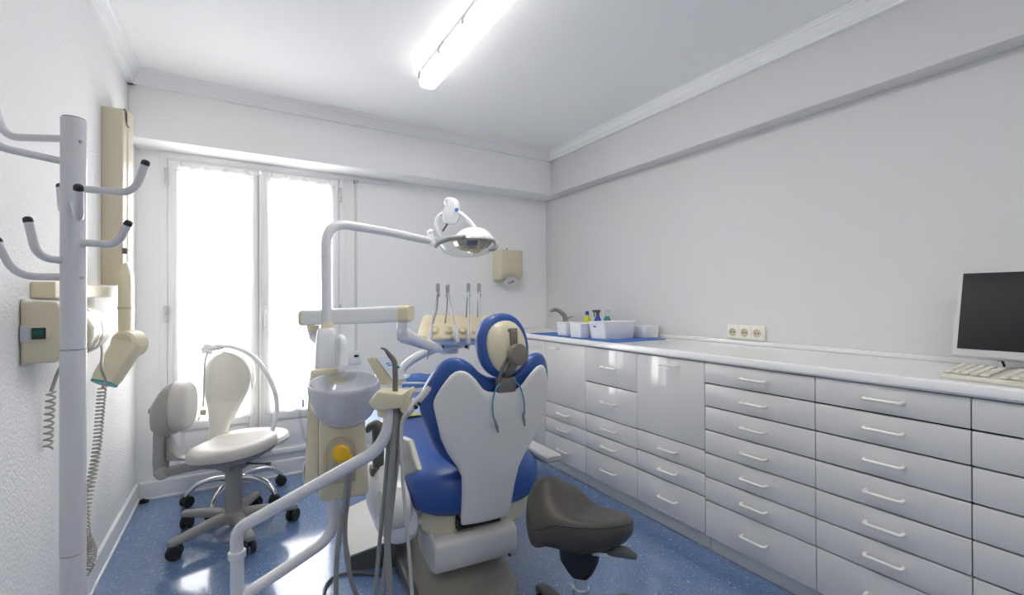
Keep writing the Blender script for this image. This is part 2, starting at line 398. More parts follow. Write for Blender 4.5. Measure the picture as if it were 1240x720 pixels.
# ceiling lights: one batten in view over the chair, one unseen, added for fill
def batten(label, y0, y1):
    t = thing('ceiling_light', label, 'ceiling light', (.885, (y0+y1)/2, ZC), 0, 'fluorescent battens')
    put('body', B().box((.846, y0+.03, 2.415), (.928, y1-.03, ZC), .008), 'white', t)
    rg = [sring((.887, y, 2.386), (1,0,0), (0,0,1), .047*k, .040*k, 4, 40) for y, k in [(y1,.55),(y1-.005,.8),(y1-.015,.95),(y1-.03,1),(y0+.03,1),(y0+.015,.95),(y0+.005,.8),(y0,.55)]]
    put('diffuser', B().loft(rg), 'lamp', t)
    n = 6
    for k in range(n):
        y = y1-.03-(y1-y0-.06)*k/(n-1)
        put('clip', B().box((.834, y-.012, 2.388), (.842, y+.012, 2.424), .002), 'steel', t)
batten('long lit fluorescent batten on the ceiling above the dental chair', .95, 2.42)
batten('short fluorescent batten added out of view as fill light away from the window', -.95, .15)

# black door stop
t = thing('door_stop', 'small black rubber door stop in the corner below the window', 'door stop', (-.485, 3.40, 0))
put('stop', B().lathe([(.017,0),(.018,.004),(.015,.018),(.008,.023)], (-.492, 3.405, 0)).ell((-.474, 3.40, .010), (.014,.012,.010)), 'black', t)

# ------------------------------------------------------------------ cabinets
CX = 1.86
def handle(y, z, L, parent):
    h = L/2
    put('handle', B().tube(smooth_path([(CX, y-h, z), (CX-.026, y-h, z), (CX-.026, y+h, z), (CX, y+h, z)], .012, 5), .0056, 10), 'handle', parent)
def cabinet(label, y0, y1, zs, doors=(), hl=.10, hz=None, nohandle=False, plinth=(0, 0), zoff=.5, m='cab'):
    t = thing('drawer_cabinet', label, 'cabinet', (2.1, (y0+y1)/2, 0), 0, 'white cabinets under the worktop')
    put('carcass', B().box((CX+.020, y0+.0005, .083), (2.40, y1-.0005, .882)), 'carcass', t)
    put('plinth', B().box((1.902, y0+plinth[0], 0), (1.92, y1-plinth[1], .083), .001), 'plinth', t)
    for k in range(len(zs)-1):
        zt, zb = zs[k], zs[k+1]; j = random.uniform(-.0012, .0012); g = .003
        isd = k in doors
        p = put('door' if isd else 'drawer', B().box((CX+j, y0+.0015, zb+g), (CX+.018+j, y1-.0015, zt-g), .0018), m, t)
        if nohandle: continue
        yc = (y0+y1)/2
        if isd: handle(doors[k][0], doors[k][1], doors[k][2], p)
        else: handle(yc, zb+(zt-zb)*zoff, hl, p)
E7 = [.887,.790,.683,.574,.466,.356,.248,.080]
cabinet('white cabinet of shallow drawers without handles below the keyboard', -.05, .472, E7, nohandle=True)
cabinet('white cabinet with seven wide drawers nearest the keyboard', .472, .900, E7, hl=.105, zoff=.5)
cabinet('white cabinet with seven drawers left of the widest drawer stack', .900, 1.377, E7, hl=.105, plinth=(0, .0))
cabinet('white cabinet with one tall shiny front above three drawers', 1.377, 1.800, [.887,.475,.365,.258,.085], doors={0: (1.575, .850, .11)}, hl=.105, m='cabg', plinth=(.004, 0))
cabinet('white cabinet with two deep drawers above three shallow ones', 1.800, 2.235, [.887,.671,.472,.360,.258,.085], hl=.115, m='cabg')
cabinet('white cabinet with a plain door above three drawers under the blue mat', 2.235, 2.675, [.887,.466,.359,.256,.085], doors={0: (2.555, .847, .075)}, hl=.115)
cabinet('plain white cabinet at the window end of the worktop', 2.675, 3.43, [.887,.085], nohandle=True)
cabinet('white cabinet at the end of the worktop away from the window', -1.0, -.05, [.887,.574,.356,.085], nohandle=True)

wt = [(1.853,.889),(1.846,.897),(1.845,.910),(1.849,.921),(1.860,.927),(2.413,.927),(2.413,.889)]
t = tag(put('worktop', B().prism([(x, -1.0, z) for x, z in wt], (0, 4.445, 0)), 'top', ang=25), 'long glossy white worktop running along the right wall', 'worktop')

struct('trim_7', B().box((2.397, -1.0, .9275), (XR, 3.445, .950), .003), 'top')['label'] = 'low white upstand where the worktop meets the wall'
# sockets
t = thing('wall_socket', 'cream triple wall socket above the worktop', 'socket', (XR, 1.515, .953))
put('frame', B().box((XR-.012, 1.408, .953), (XR, 1.628, 1.035), .005), 'socketw', t)
for k in range(3):
    yc = 1.518+(k-1)*.071
    s = put('socket_insert', B().box((XR-.018, yc-.033, .960), (XR-.011, yc+.033, 1.028), .006, seg=3), 'socketw', t)
    put('socket_well', B().lathe([(.0,-.0005),(.014,-.0005),(.018,.003),(.022,.003),(.022,0)], (XR-.0185, yc, .994), (-1,0,0)), 'creamd', s)
    put('socket_hole', B().cyl((XR-.0205, yc-.008, .994), (XR-.0180, yc-.008, .994), .0035, seg=10).cyl((XR-.0205, yc+.008, .994), (XR-.0180, yc+.008, .994), .0035, seg=10), 'dgap', s)

# monitor
t = thing('monitor', 'flat screen monitor with a dark screen and pale frame on the worktop', 'monitor', (2.26, .415, .927))
tilt = Matrix.Rotation(math.radians(15), 3, 'Y')
R3 = [tilt @ V((1,0,0)), V((0,1,0)), tilt @ V((0,0,1))]
c = V((2.225, .415, 1.130))
put('case', B().obox(c+R3[0]*.022, (.044, .384, .318), R3, .008, 3).obox(c+R3[0]*.06, (.05, .25, .2), R3, .02, 3), 'monit', t)
put('screen', B().obox(c+R3[0]*(-.001)+R3[2]*.006, (.004, .352, .276), R3, .001), 'screen', t)
put('stand', B().lathe([(.12,0),(.125,.006),(.11,.014),(.03,.02)], (2.27, .375, .927), sx=.8).box((2.29, .345, .935), (2.315, .405, 1.12), .006), 'monit', t)
t = thing('cable', 'thin black monitor cable hanging below the screen', 'cable', (2.235, .50, .93))
put('plug', B().obox((2.23, 0.4928, 0.9722), (.010,.016,.016), R3, .003), 'black', t)
put('cord', B().tube(spline([(2.23, 0.4927, 0.9849), (2.23, 0.4869, 0.963), (2.225, 0.482, 0.9499), (2.22, 0.4849, 0.936), (2.19,.485,.932), (2.16,.51,.932)]), .0035, 8).tube(spline([(2.19,.485,.932), (2.19,.45,.932), (2.24,.40,.932)]), .0035, 8), 'black', t)
# keyboard
t = thing('keyboard', 'cream computer keyboard in front of the monitor', 'keyboard', (1.97, .33, .927), -.10)
b = B().prism([(-.075,-.225,0), (-.078,-.225,.014), (.075,-.225,.030), (.078,-.225,0)], (0,.45,0), .004)
put('case', b, 'key', t, local=True)
b = B(); kk = 0
for r in range(5):
    for q in range(20):
        x = -.058+r*.027; y = -.210+q*.0221
        if q in (14,): continue
        b.obox((x, y, .0185+.0032*r+.0035), (.022, .0185, .008), [V((1,0,.1)).normalized(), V((0,1,0)), V((-.1,0,1)).normalized()], .003, 1)
put('keys', b, 'key', t, local=True)['kind'] = 'stuff'

# blue mat, tubs, bottles, tap
def mq(u, v, z): return (1.858+.45*u, 1.985+.86*v, z)
tag(put('worktop_mat', B().sheet(lambda u, v: mq(u, v, .9305+.0015*math.sin(9*v)), lambda u, v: mq(u, v, .9275), 6, 20), 'bluepaper'), 'blue paper mat lying on the worktop under the white tubs', 'mat')
def tub(label, x0, x1, y0, y1, h):
    zb = .931; i = .008; t = thing('storage_tub', label, 'tub', ((x0+x1)/2, (y0+y1)/2, zb), 0, 'white tubs on the blue mat')
    cx, cy = (x0+x1)/2, (y0+y1)/2; a, d = (x1-x0)/2, (y1-y0)/2
    def R(k, z): return sring((cx, cy, z), (1,0,0), (0,1,0), a*k[0], d*k[1], 6, 32)
    s = .92
    b = B().loft([R((s*.97,s*.97), zb), R((s,s), zb+.004), R((1,1), zb+h-.006), R((1.05,1.05), zb+h-.005), R((1.05,1.05), zb+h), R((.97,.97), zb+h), R((s*.95,s*.95), zb+.008)])
    put('bin', b, 'tub', t); return t
tub('small white plastic tub at the window end of the blue mat', 1.905, 2.03, 2.49, 2.61, .092)
tub('small white plastic tub in the middle of the blue mat', 1.885, 2.01, 2.31, 2.44, .092)
t = tub('large white plastic tub with a tiny blue label', 1.92, 2.20, 2.12, 2.29, .108)
put('label_sticker', B().box((1.918, 2.20, 1.004), (1.9195, 2.225, 1.014)), 'labelblue', t)
tub('low white plastic tub at the back beside the large tub', 2.225, 2.38, 2.09, 2.21, .075)
def bottle(label, x, y, m, cap, h, tr=True):
    z = .931; t = thing('spray_bottle', label, 'bottle', (x, y, z), 0, 'spray bottles behind the tubs')
    put('bottle_body', B().lathe([(.026,0),(.030,.004),(.030,h*.72),(.024,h*.86),(.012,h)], (x, y, z), sx=.8), m, t)
    put('neck_cap', B().cyl((x, y, z+h), (x, y, z+h+.028), .014, .012), cap, t)
    if tr:
        put('trigger', B().box((x-.045, y-.009, z+h+.028), (x+.022, y+.009, z+h+.046), .004).tube(spline([(x-.028, y, z+h+.03), (x-.034, y, z+h+.012), (x-.03, y, z+h-.004)], 5), .004, 8), cap, t)
bottle('yellow bottle with a blue cap behind the tubs', 2.20, 2.62, 'bottley', 'bottleb', .135, False)
bottle('blue spray bottle with a dark trigger behind the tubs', 2.21, 2.515, 'bottleb', 'dgrey', .128)
bottle('teal spray bottle with a pale trigger behind the tubs', 2.25, 2.46, 'bottleg', 'white', .130)
t = thing('tap', 'chrome mixer tap standing behind the white tubs', 'tap', (2.30, 3.02, .927))
put('tap_base', B().lathe([(.032,0),(.032,.008),(.024,.014),(.022,.05),(.026,.07),(.018,.085)], (2.30, 3.02, .928)), 'steel', t)
put('spout', B().tube(spline([(2.30,3.02,.99), (2.28, 2.9946, 1.0413), (2.24, 3.0081, 1.0822), (2.2, 3.0214, 1.0993), (2.16, 3.0231, 1.0865)]), [.022,.021,.018,.015,.013]), 'steel', t)
put('lever', B().tube([(2.30,3.02,1.01), (2.33,2.99,1.035), (2.35,2.96,1.045)], [.012,.008,.006]), 'steel', t)
# ------------------------------------------------------------------ coat rack
PB = V((-.346, 1.485, 0))
t = thing('coat_rack', 'silver white coat rack pole with curved hooks in the left foreground', 'coat rack', PB)
put('pole', B().cyl(PB+V((0,0,.02)), PB+V((0,0,.575)), .0238, seg=32, bev=.001).cyl(PB+V((0,0,.577)), PB+V((0,0,1.063)), .0242, seg=32, bev=.001).cyl(PB+V((0,0,1.065)), PB+V((0,0,1.618)), .0238, seg=32, bev=.001), 'rack', t)
put('pole_cap', B().cyl(PB+V((0,0,1.612)), PB+V((0,0,1.6205)), .0215, seg=24), 'dgrey', t)
put('foot', B().lathe([(.16,0),(.165,.008),(.15,.02),(.03,.03),(.026,.05)], PB, seg=40), 'rack', t)
def hook(pts, f=.045, r=.0085):
    pts = [V(p) for p in pts]; P = smooth_path(pts, f, 8)
    h = put('hook', B().tube(P, r, 14), 'rack', t)
    d = (P[-1]-P[-2]).normalized()
    put('hook_tip', B().lathe([(r*1.03,-.004),(r*1.06,0),(r*.95,.006),(r*.5,.009)], P[-1], d, 14), 'black', h)

hook([(-0.3387, 1.4789, 1.4509), (-0.2192, 1.408, 1.4385), (-0.1969, 1.3944, 1.51)])
hook([(-0.3354, 1.4776, 1.3217), (-0.2574, 1.443, 1.3147), (-0.235, 1.4294, 1.3667)], .04)
hook([(-0.3542, 1.489, 1.2761), (-0.394, 1.4313, 1.2776), (-0.4076, 1.4273, 1.3597)], .05)
hook([(-0.3542, 1.4893, 1.2383), (-0.45, 1.4996, 1.2366), (-0.4799, 1.5053, 1.3177)], .05)
hook([(-0.3541, 1.4873, 1.5701), (-0.4846, 1.5532, 1.571), (-0.5003, 1.5505, 1.6416)], .04)
hook([(-0.3541, 1.4877, 1.5125), (-0.471, 1.4407, 1.5208), (-0.489, 1.4278, 1.5866)], .04)
hook([(-0.3456, 1.4831, 1.4211), (-0.2988, 1.322, 1.3549), (-0.2926, 1.2889, 1.4164)], .03)
hook([(-0.3571, 1.5133, 1.4113), (-0.4065, 1.6472, 1.4169), (-0.4136, 1.6627, 1.485)], .03)
put('screw', B().ell((-0.3256, 1.4496, 1.5568), (.004,.004,.004)), 'steel', t)
put('screw', B().ell((-0.34, 1.4531, 1.4102), (.004,.004,.004)), 'steel', t)
put('screw', B().ell((-0.3548, 1.467, 1.3213), (.004,.004,.004)), 'steel', t)
put('screw', B().ell((-0.3232, 1.4534, 1.2355), (.004,.004,.004)), 'steel', t)

# ------------------------------------------------------------------ wall x-ray
t = thing('dental_x_ray_unit', 'beige wall mounted dental x-ray unit behind the coat rack', 'x-ray unit', (XL, 2.2, 1.0))
cb = put('control_box', B().prism([(XL+.003, 1.79, 1.004), (-.452, 1.79, 1.004), (-.444, 1.79, 1.03), (-.438, 1.79, 1.09), (-.444, 1.79, 1.15), (-.452, 1.79, 1.180), (XL+.003, 1.79, 1.180)], (0, .07, 0), .007, 3), 'beige', t)
put('back_plate', B().box((XL, 1.80, .998), (XL+.012, 2.10, 1.186), .003).box((XL, 1.86, 1.02), (-.47, 2.02, 1.165), .01), 'greyw', cb)
put('switch_plate', B().prism([(-.527,1.787,1.064),(-.475,1.787,1.064),(-.466,1.787,1.072),(-.463,1.787,1.088),(-.466,1.787,1.104),(-.475,1.787,1.112),(-.527,1.787,1.112)], (0,.006,0), .001), 'beige', cb)
put('switch_label', B().box((-.525,1.7855,1.068), (-.507,1.7875,1.109)), 'labelgrey', cb)
put('switch_surround', B().box((-.503,1.784,1.073), (-.474,1.788,1.105), .001), 'black', cb)
put('rocker_switch', B().prism([(-.499,1.7845,1.078),(-.499,1.7815,1.101),(-.499,1.786,1.101),(-.499,1.786,1.078)], (.021,0,0), .0008), 'green', cb)
put('wall_rail', B().prism([(XL,1.87,1.190),(XL,1.87,1.238),(XL,2.56,1.238),(XL,2.56,1.196)], (.055,0,0), .004), 'cream', t)
th = put('tube_head', B().lathe([(.05,0),(.070,.008),(.074,.02),(.075,.10),(.072,.12),(.066,.122)], (-.460, 1.835, 1.086), (0,1,0), 32), 'cream', t)
put('collar_ring', B().lathe([(.060,0),(.079,.004),(.081,.03),(.080,.075),(.074,.10),(.064,.12),(.05,.125)], (-.458, 1.945, 1.086), (0,1,0), 32), 'beige', th)
put('plastic_cover', B().lathe([(.078,0),(.081,.015),(.079,.03),(.083,.045),(.080,.07),(.084,.10)], (-.460, 1.840, 1.086), (0,1,0), 26, caps=False), 'film', th)
put('exposure_scale', B().box((-.3865, 1.855, 1.098), (-.3825, 1.895, 1.101)), 'labelblue', th)
# folded scissor arm against the wall
ar = put('arm_housing', B().prism([(XL,2.66,1.25),(XL,2.66,2.045),(XL,2.70,2.052),(XL,2.73,2.035),(XL,2.73,1.25)], (.075,0,0), .006, 3).prism([(XL,2.785,1.26),(XL,2.785,2.06),(XL,2.83,2.10),(XL,2.915,2.105),(XL,2.915,1.26)], (.072,0,0), .006, 3).box((XL,2.72,1.26),(XL+.056,2.80,2.05)), 'beige', t)
put('guide_rod', B().cyl((-.466,2.757,1.29), (-.466,2.757,2.035), .009), 'greyw', ar)
put('edge_cap', B().tube(spline([(-.452,2.665,2.044),(-.450,2.69,2.045),(-.452,2.715,2.01),(-.455,2.735,2.0),(-.455,2.78,2.0)], 6), .004, 8), 'dgrey', ar)
put('latch', B().box((-.457,2.66,1.405),(-.440,2.70,1.418), .003).box((-.457,2.655,1.392),(-.440,2.675,1.418), .003), 'dgrey', ar)
lb = put('lower_arm', B().loft([sring((-0.43, 2.5825, 1.3468), (1,0,0), (0,1,0), .006, .02, 3, 20), sring((-0.43, 2.5827, 1.3107), (1,0,0), (0,1,0), .02, .045, 3, 20), sring((-0.43, 2.5828, 1.2817), (1,0,0), (0,1,0), .024, .052, 4, 20), sring((-0.43, 2.5839, 1.0214), (1,0,0), (0,1,0), .024, .050, 4, 20)]), 'cream', t)
put('joint_ring', B().loft([sring((-0.43, 2.5833, 1.1552), (1,0,0), (0,1,0), .026, .054, 4, 20), sring((-0.43, 2.5834, 1.1443), (1,0,0), (0,1,0), .026, .054, 4, 20)]), 'creamd', lb)
ec = V((-0.405, 2.4991, 0.9981)); hd = put('elbow', B().cyl(ec-FWD*.040, ec+FWD*.040, .057, seg=36, bev=.010), 'cream', t)
e0, e1 = V((-0.405, 2.4824, 0.9995)), V((-0.472, 2.4196, 0.8487)); dd = (e1-e0).normalized(); sd = dd.cross(FWD).normalized(); fd = sd.cross(dd).normalized()
pz = put('pointer_tube', B().loft([sring(e0, fd, sd, .036, .052, 5, 28), sring(e0.lerp(e1,.85), fd, sd, .033, .045, 5, 28), sring(e1, fd, sd, .030, .040, 5, 28)]), 'beige', t)
put('pointer_ring', B().loft([sring(e1-dd*.005, fd, sd, .0308, .0408, 5, 28), sring(e1+dd*.003, fd, sd, .0306, .0406, 5, 28)]), 'teal', pz)
def coil(path, R, r, turns, seg=8, per=14):
    P = spline(path, 24); L = [0]
    for a, b in zip(P, P[1:]): L.append(L[-1]+(b-a).length)
    out = []; N = turns*per; j = 0; u = V((1,0,0))
    for i in range(N+1):
        s = L[-1]*i/N
        while j < len(L)-2 and L[j+1] < s: j += 1
        f = (s-L[j])/max(1e-6, L[j+1]-L[j]); p = P[j].lerp(P[j+1], f); d = (P[j+1]-P[j]).normalized()
        u = (u-d*u.dot(d)).normalized(); w = d.cross(u); a = 2*PI*i/per
        out.append(p+(u*math.cos(a)+w*math.sin(a))*R)
    return out
cl = put('coiled_cord', B().tube(coil([(-0.43, 2.1811, 0.8699), (-0.44, 2.1975, 0.7722), (-0.45, 2.2027, 0.6375), (-0.46, 2.1758, 0.529), (-0.465, 2.1383, 0.4478), (-0.465, 2.1386, 0.3699), (-0.46, 2.1874, 0.2912), (-0.465, 2.2007, 0.2388), (-0.47, 2.1523, 0.2235)], .0115, .0030, 52), .0030, 7), 'cord', t)
put('cord_lead', B().tube(spline([(-0.435, 2.1942, 1.0304), (-0.4, 2.0284, 1.0027), (-0.385, 1.9423, 0.9625), (-0.385, 1.995, 0.9174), (-0.42, 2.1304, 0.8742)], 8), .0045, 8), 'cord', cl)
put('mains_cord', B().tube(spline([(-.47,1.96,1.004),(-.49,1.955,.96),(-.505,1.95,.90)], 6), .005, 8).tube(coil([(-.505,1.95,.90),(-.51,1.955,.82),(-.515,1.96,.72)], .010, .003, 9), .003, 7), 'cord', t)

# ------------------------------------------------------------------ office style stools on castors
def castor(parent, x, y, ztop, r, heading, m='black'):
    k = V((math.cos(heading), math.sin(heading), 0)); n = V((-k.y, k.x, 0)); c = V((x, y, r))
    b = B()
    for s in (-1, 1): b.lathe([(r*.4,0),(r*.92,.001),(r,.004),(r,.014),(r*.9,.018),(r*.3,.019)], c+n*(s*.006)+(n*-.0 if s > 0 else V()), n*s, 22)
    b.prism([c+n*-.012+k*(r*.95)+V((0,0,r*.15)), c+n*-.012+k*(r*.8)+V((0,0,r*.85)), c+n*-.012+V((0,0,r*1.2)), c+n*-.012-k*(r*.6)+V((0,0,r*.75)), c+n*-.012-k*(r*.2)+V((0,0,r*.3))], n*.024, .003)
    b.cyl((x, y, r), (x, y, ztop), .006, seg=10)
    return put('castor', b, m, parent)

H1 = V((-.03, 2.735, 0))
t = thing('office_stool', 'grey vinyl stool with a low backrest on a five spoke castor base', 'stool', H1)
tl = V((.10, 0, 1)).normalized()
U1 = RGT*math.cos(.09)+UP*math.sin(.09); N1 = U1.cross(FWD).normalized()
if N1.z < 0: N1 = -N1
sc = H1+V((0,-.01,.440))
def R1(k, z): return sring(sc+N1*z, U1, FWD, .190*k, .205*k, 2.3, 44)
put('seat', B().loft([R1(.90,-.030), R1(.985,-.022), R1(1.0,-.004), R1(.985,.012), R1(.93,.024), R1(.8,.031), R1(.55,.033), R1(.25,.030)]), 'greyvinyl', t)
put('seat_pan', B().loft([R1(.35,-.062), R1(.72,-.060), R1(.93,-.040), R1(.985,-.026), R1(.9,-.024)]), 'greypl', t)
cz = H1
put('column', B().lathe([(.048,.085),(.045,.10),(.040,.115),(.038,.30),(.040,.345)], cz, seg=32), 'greypl', t)
put('mechanism', B().box(H1+V((-.065,-.05,.325)), H1+V((.065,.05,.385)), .015, Matrix.Rotation(-.55,3,'Z')).cyl(H1+V((0,0,.35))-FWD*.07, H1+V((0,0,.35))-FWD*.03, .022), 'greypl', t)
put('height_lever', B().tube([H1+V((0,0,.35))+RGT*.05, H1+V((0,0,.355))+RGT*.17-FWD*.02, H1+V((0,0,.357))+RGT*.20-FWD*.03], [.005,.005,.010], 8), 'dgrey', t)
hub = put('hub', B().lathe([(.05,.060),(.066,.066),(.062,.10),(.05,.118)], H1, seg=32), 'greypl', t)
for k in range(5):
    a = math.radians(-4+72*k); d = V((math.cos(a), math.sin(a), 0)); n = V((-d.y, d.x, 0))
    lg = put('base_leg', B().loft([sring(H1+d*.03+V((0,0,.088)), n, UP, .036, .028, 3, 20), sring(H1+d*.12+V((0,0,.092)), n, UP, .027, .022, 3, 20), sring(H1+d*.24+V((0,0,.080)), n, UP, .022, .018, 3, 20), sring(H1+d*.288+V((0,0,.076)), n, UP, .020, .016, 3, 20), sring(H1+d*.296+V((0,0,.076)), n, UP, .012, .010, 3, 20)]), 'greypl', t)
    castor(lg, H1.x+d.x*.272, H1.y+d.y*.272, .07, .033, a+1.0+.5*k)
# backrest
bc = V((-0.2835, 2.916, 0.6384)); ax = (RGT*.975+FWD*.20).normalized(); ay = ax.cross(UP).normalized()
def BR(w, k, z): return sring(bc+ax*w, ay, UP, .105*k, .128*k+.0*z, 2.4, 40)
bk = put('backrest', B().loft([BR(-.012,.92,0), BR(.0,1.0,0), BR(.028,1.0,0), BR(.048,.95,0), BR(.062,.82,0), BR(.070,.55,0), BR(.072,.25,0)]), 'greyvinyl', t)
def BS(w, k, dz, kz=1): return sring(bc+ax*w+UP*dz, ay, UP, .109*k, .134*k*kz, 3.4, 40)
put('back_shell', B().loft([BS(.004,.985,-.006), BS(-.022,1.0,-.014,.98), BS(-.050,.95,-.026,.88), BS(-.078,.82,-.040,.74), BS(-.094,.55,-.055,.5), BS(-.098,.2,-.06,.2)]), 'greypl', t)
kb = V((-0.3993, 2.95, 0.6204)); put('knob', B().cyl(kb, kb+ax*.045, .018, seg=18, bev=.004), 'greypl', t)
pb = [V((-0.3415, 2.9158, 0.5866)), V((-0.3401, 2.9049, 0.3083)), V((-0.1678, 2.8142, 0.3208)), V((-0.0777, 2.7721, 0.3675))]
put('back_bar', B().loft([sring(pb[0], RGT, FWD, .030, .034, 5, 20), sring(V((-0.3473, 2.9089, 0.3587)), RGT, FWD, .026, .032, 5, 20), sring(V((-0.3473, 2.9092, 0.3)), RGT, FWD, .022, .030, 5, 20)]).obox((pb[1]+pb[3])/2+V((0,0,.0)), ((pb[3]-pb[1]).length, .06, .042), [(pb[3]-pb[1]).normalized(), FWD, (pb[3]-pb[1]).normalized().cross(FWD)], .008)
    .prism([V((-0.3278, 2.8857, 0.3705)), V((-0.3242, 2.8829, 0.4873)), V((-0.3063, 2.8726, 0.4246)), V((-0.274, 2.8536, 0.387)), V((-0.2022, 2.8111, 0.37))], FWD*.05, .003), 'greypl', t)
put('pivot', B().cyl(V((-0.3385, 2.8632, 0.3174)), V((-0.3496, 2.9572, 0.2891)), .031, seg=24, bev=.005), 'greypl', t)

# cream stool with the tall back
H2 = V((-.01, 3.165, 0))
t = thing('tall_back_stool', 'cream stool with a tall narrow back on chrome legs by the window', 'stool', H2)
def R2(k, z): return sring(H2+V((.06,-.06,z)), RGT, FWD, .205*k, .19*k, 2.3, 36)
put('seat', B().loft([R2(.8,.335), R2(.97,.345), R2(1,.365), R2(.95,.385), R2(.75,.395), R2(.3,.396)]), 'ivory', t)
put('column', B().cyl(H2+V((0,0,.13)), H2+V((0,0,.34)), .022), 'chrome', t)
put('hub', B().lathe([(.03,.10),(.042,.11),(.04,.15),(.025,.16)], H2), 'chrome', t)
for k in range(5):
    a = math.radians(170-72*k); d = V((math.cos(a), math.sin(a), 0)); rr = .25 if d.y > .8 else .262
    lg = put('base_leg', B().tube(spline([H2+d*.03+V((0,0,.132)), H2+d*.12+V((0,0,.140)), H2+d*.20+V((0,0,.122)), H2+d*.245*rr/.262+V((0,0,.085)), H2+d*rr+V((0,0,.060))], 8), [.018,.017,.016,.015,.013]), 'chrome', t)
    castor(lg, H2.x+d.x*rr*.985, H2.y+d.y*rr*.985, .065, .031, a+.8+k)
b0, b1 = V((-0.1207, 3.2628, 0.3673)), V((-0.0614, 3.248, 0.8746)); bu = (b1-b0).normalized()
def wd(s):
    K = [(0,.048),(.12,.052),(.35,.092),(.55,.132),(.72,.142),(.86,.122),(.94,.085),(.985,.045),(1,.012)]
    for (a, p), (c, q) in zip(K, K[1:]):
        if s <= c: f = (s-a)/(c-a); f = f*f*(3-2*f) if c < .8 else f; return p+(q-p)*f
    return .01
def cb_(s): return b0.lerp(b1, s)+RGT*(.018*math.sin(PI*min(1,s*1.1)))
put('backrest', B().loft([sring(cb_(s), RGT, FWD, wd(s), .034+.014*math.sin(PI*s), 2.6, 36) for s in [0,.06,.15,.25,.35,.45,.55,.65,.75,.83,.89,.94,.97,.99,1]]), 'ivory', t)
put('back_stem', B().tube(smooth_path([cb_(.06)+FWD*.0, b0-V((0,0,.04)), H2+V((0,0,.325))], .03), .016), 'chrome', t)
put('plastic_cover', B().loft([sring(cb_(s)+RGT*(.012 if s > .5 else .004), RGT, FWD, wd(s)*1.05+.008+.004*math.sin(40*s), .052+.004*math.sin(31*s), 2.4, 30) for s in [.42,.5,.58,.66,.74,.82,.88,.93,.97]], caps=False), 'film', t)
# cable bundle lying over it
t = thing('cable_bundle', 'pale coiled cable and hose draped over the tall cream stool back', 'cable', b1)
put('clamp', B().cyl(V((-0.1619, 3.261, 0.8991)), V((-0.0943, 3.2209, 0.9086)), .022, .018, 18), 'greyw', t)
bb = B()
for k in range(9):
    z = k*.7
    bb.tube(spline([V((-0.123, 3.2147, 0.901))+RGT*(-.004*k)+UP*(.004*math.sin(z)), V((-0.1733, 3.2445, 0.9109))+RGT*(-.006*math.sin(z))+UP*(.012*math.sin(z*2.1)), V((-0.1894, 3.2425, 0.8877))+RGT*(-.012*math.cos(z))+UP*(.014*math.cos(z*1.7)), V((-0.1434, 3.2153, 0.8729))+UP*(.008*math.cos(z*2.3))], 5), .0035, 7)
put('coil', bb, 'white', t)
put('hose', B().tube(spline([(-0.1154, 3.2334, 0.9087), (-0.0349, 3.1623, 0.9055), (0.0611, 3.0824, 0.854), (0.1267, 3.0207, 0.7649), (0.1708, 2.9719, 0.6486), (0.1776, 2.9451, 0.5485), (0.1549, 2.9127, 0.451), (0.1327, 2.8797, 0.3706)], 8), .0125, 12), 'tubew', t)
put('hose_end', B().cyl(V((0.1367, 2.8773, 0.3798)), V((0.1282, 2.8709, 0.3419)), .016, .012), 'greyw', t)
put('thin_cord', B().tube(spline([(-0.1643, 3.2277, 0.8827), (-0.181, 3.238, 0.8099), (-0.1853, 3.2413, 0.6642), (-0.1895, 3.2444, 0.5573)], 6), .005, 8).tube(spline([(-0.0971, 3.1761, 0.8836), (-0.0139, 3.1386, 0.8482), (0.0404, 3.1068, 0.7702), (0.0612, 3.095, 0.6633)], 6), .003, 7), 'hosel', t)
put('plug', B().obox(V((-0.1895, 3.2446, 0.5233)), (.030,.02,.034), [RGT, FWD, UP], .006).cyl(V((-0.2062, 3.2547, 0.499)), V((-0.2146, 3.2598, 0.4796)), .004, seg=8), 'creamd', t)

# ------------------------------------------------------------------ saddle stool
H3 = V((.962, 1.182, 0))
t = thing('saddle_stool', 'dark charcoal saddle stool on black castors in the foreground', 'stool', H3)
A = (RGT*.955-FWD*.30).normalized(); Q = UP.cross(A).normalized()
sc = V((.965, 1.19, .497))
def lerpK(K, x):
    if x <= K[0][0]: return K[0][1]
    for (a, p), (c, q) in zip(K, K[1:]):
        if x <= c:
            f = (x-a)/(c-a); f = f*f*(3-2*f); return p+(q-p)*f
    return K[-1][1]
def sfac(u, v):
    z = lerpK([(-1,.040),(-.85,.064),(-.58,.086),(-.2,.045),(.15,.008),(.5,.0),(1,.0)], u)*(1-.92*min(1, abs(v))**1.7)
    z -= lerpK([(-1,.125),(-.25,.0)], u)*v*v
    if u > -.4: z += lerpK([(-.4,0),(.3,1)], u)*(.008-.068*((v+1)/2)**1.3)
    return z
def sp(r, k, dz):
    cs, sn = math.cos(k), math.sin(k)
    u = math.copysign(abs(cs)**.72, cs)*r; v = math.copysign(abs(sn)**.72, sn)*r
    w = .178-.040*(u+1)/2-.012*u*u
    if dz < -.01: dz *= 1-.38*max(0, u)-.35*max(0, -u)*min(1, abs(v))
    return sc+A*(u*.172)+Q*(v*w)+UP*(sfac(u, v)+dz)
n = 56
def sr(r, dz): return [sp(r, 2*PI*k/n, dz) for k in range(n)]
put('seat', B().loft([sr(.50,-.112), sr(.74,-.109), sr(.90,-.094), sr(.985,-.068), sr(1.0,-.040), sr(.985,-.014), sr(.95,-.002), sr(.90,.004), sr(.82,.006), sr(.70,.004), sr(.55,.0), sr(.4,-.002), sr(.25,-.004), sr(.1,-.005)]), 'stoolvinyl', t, ang=70)
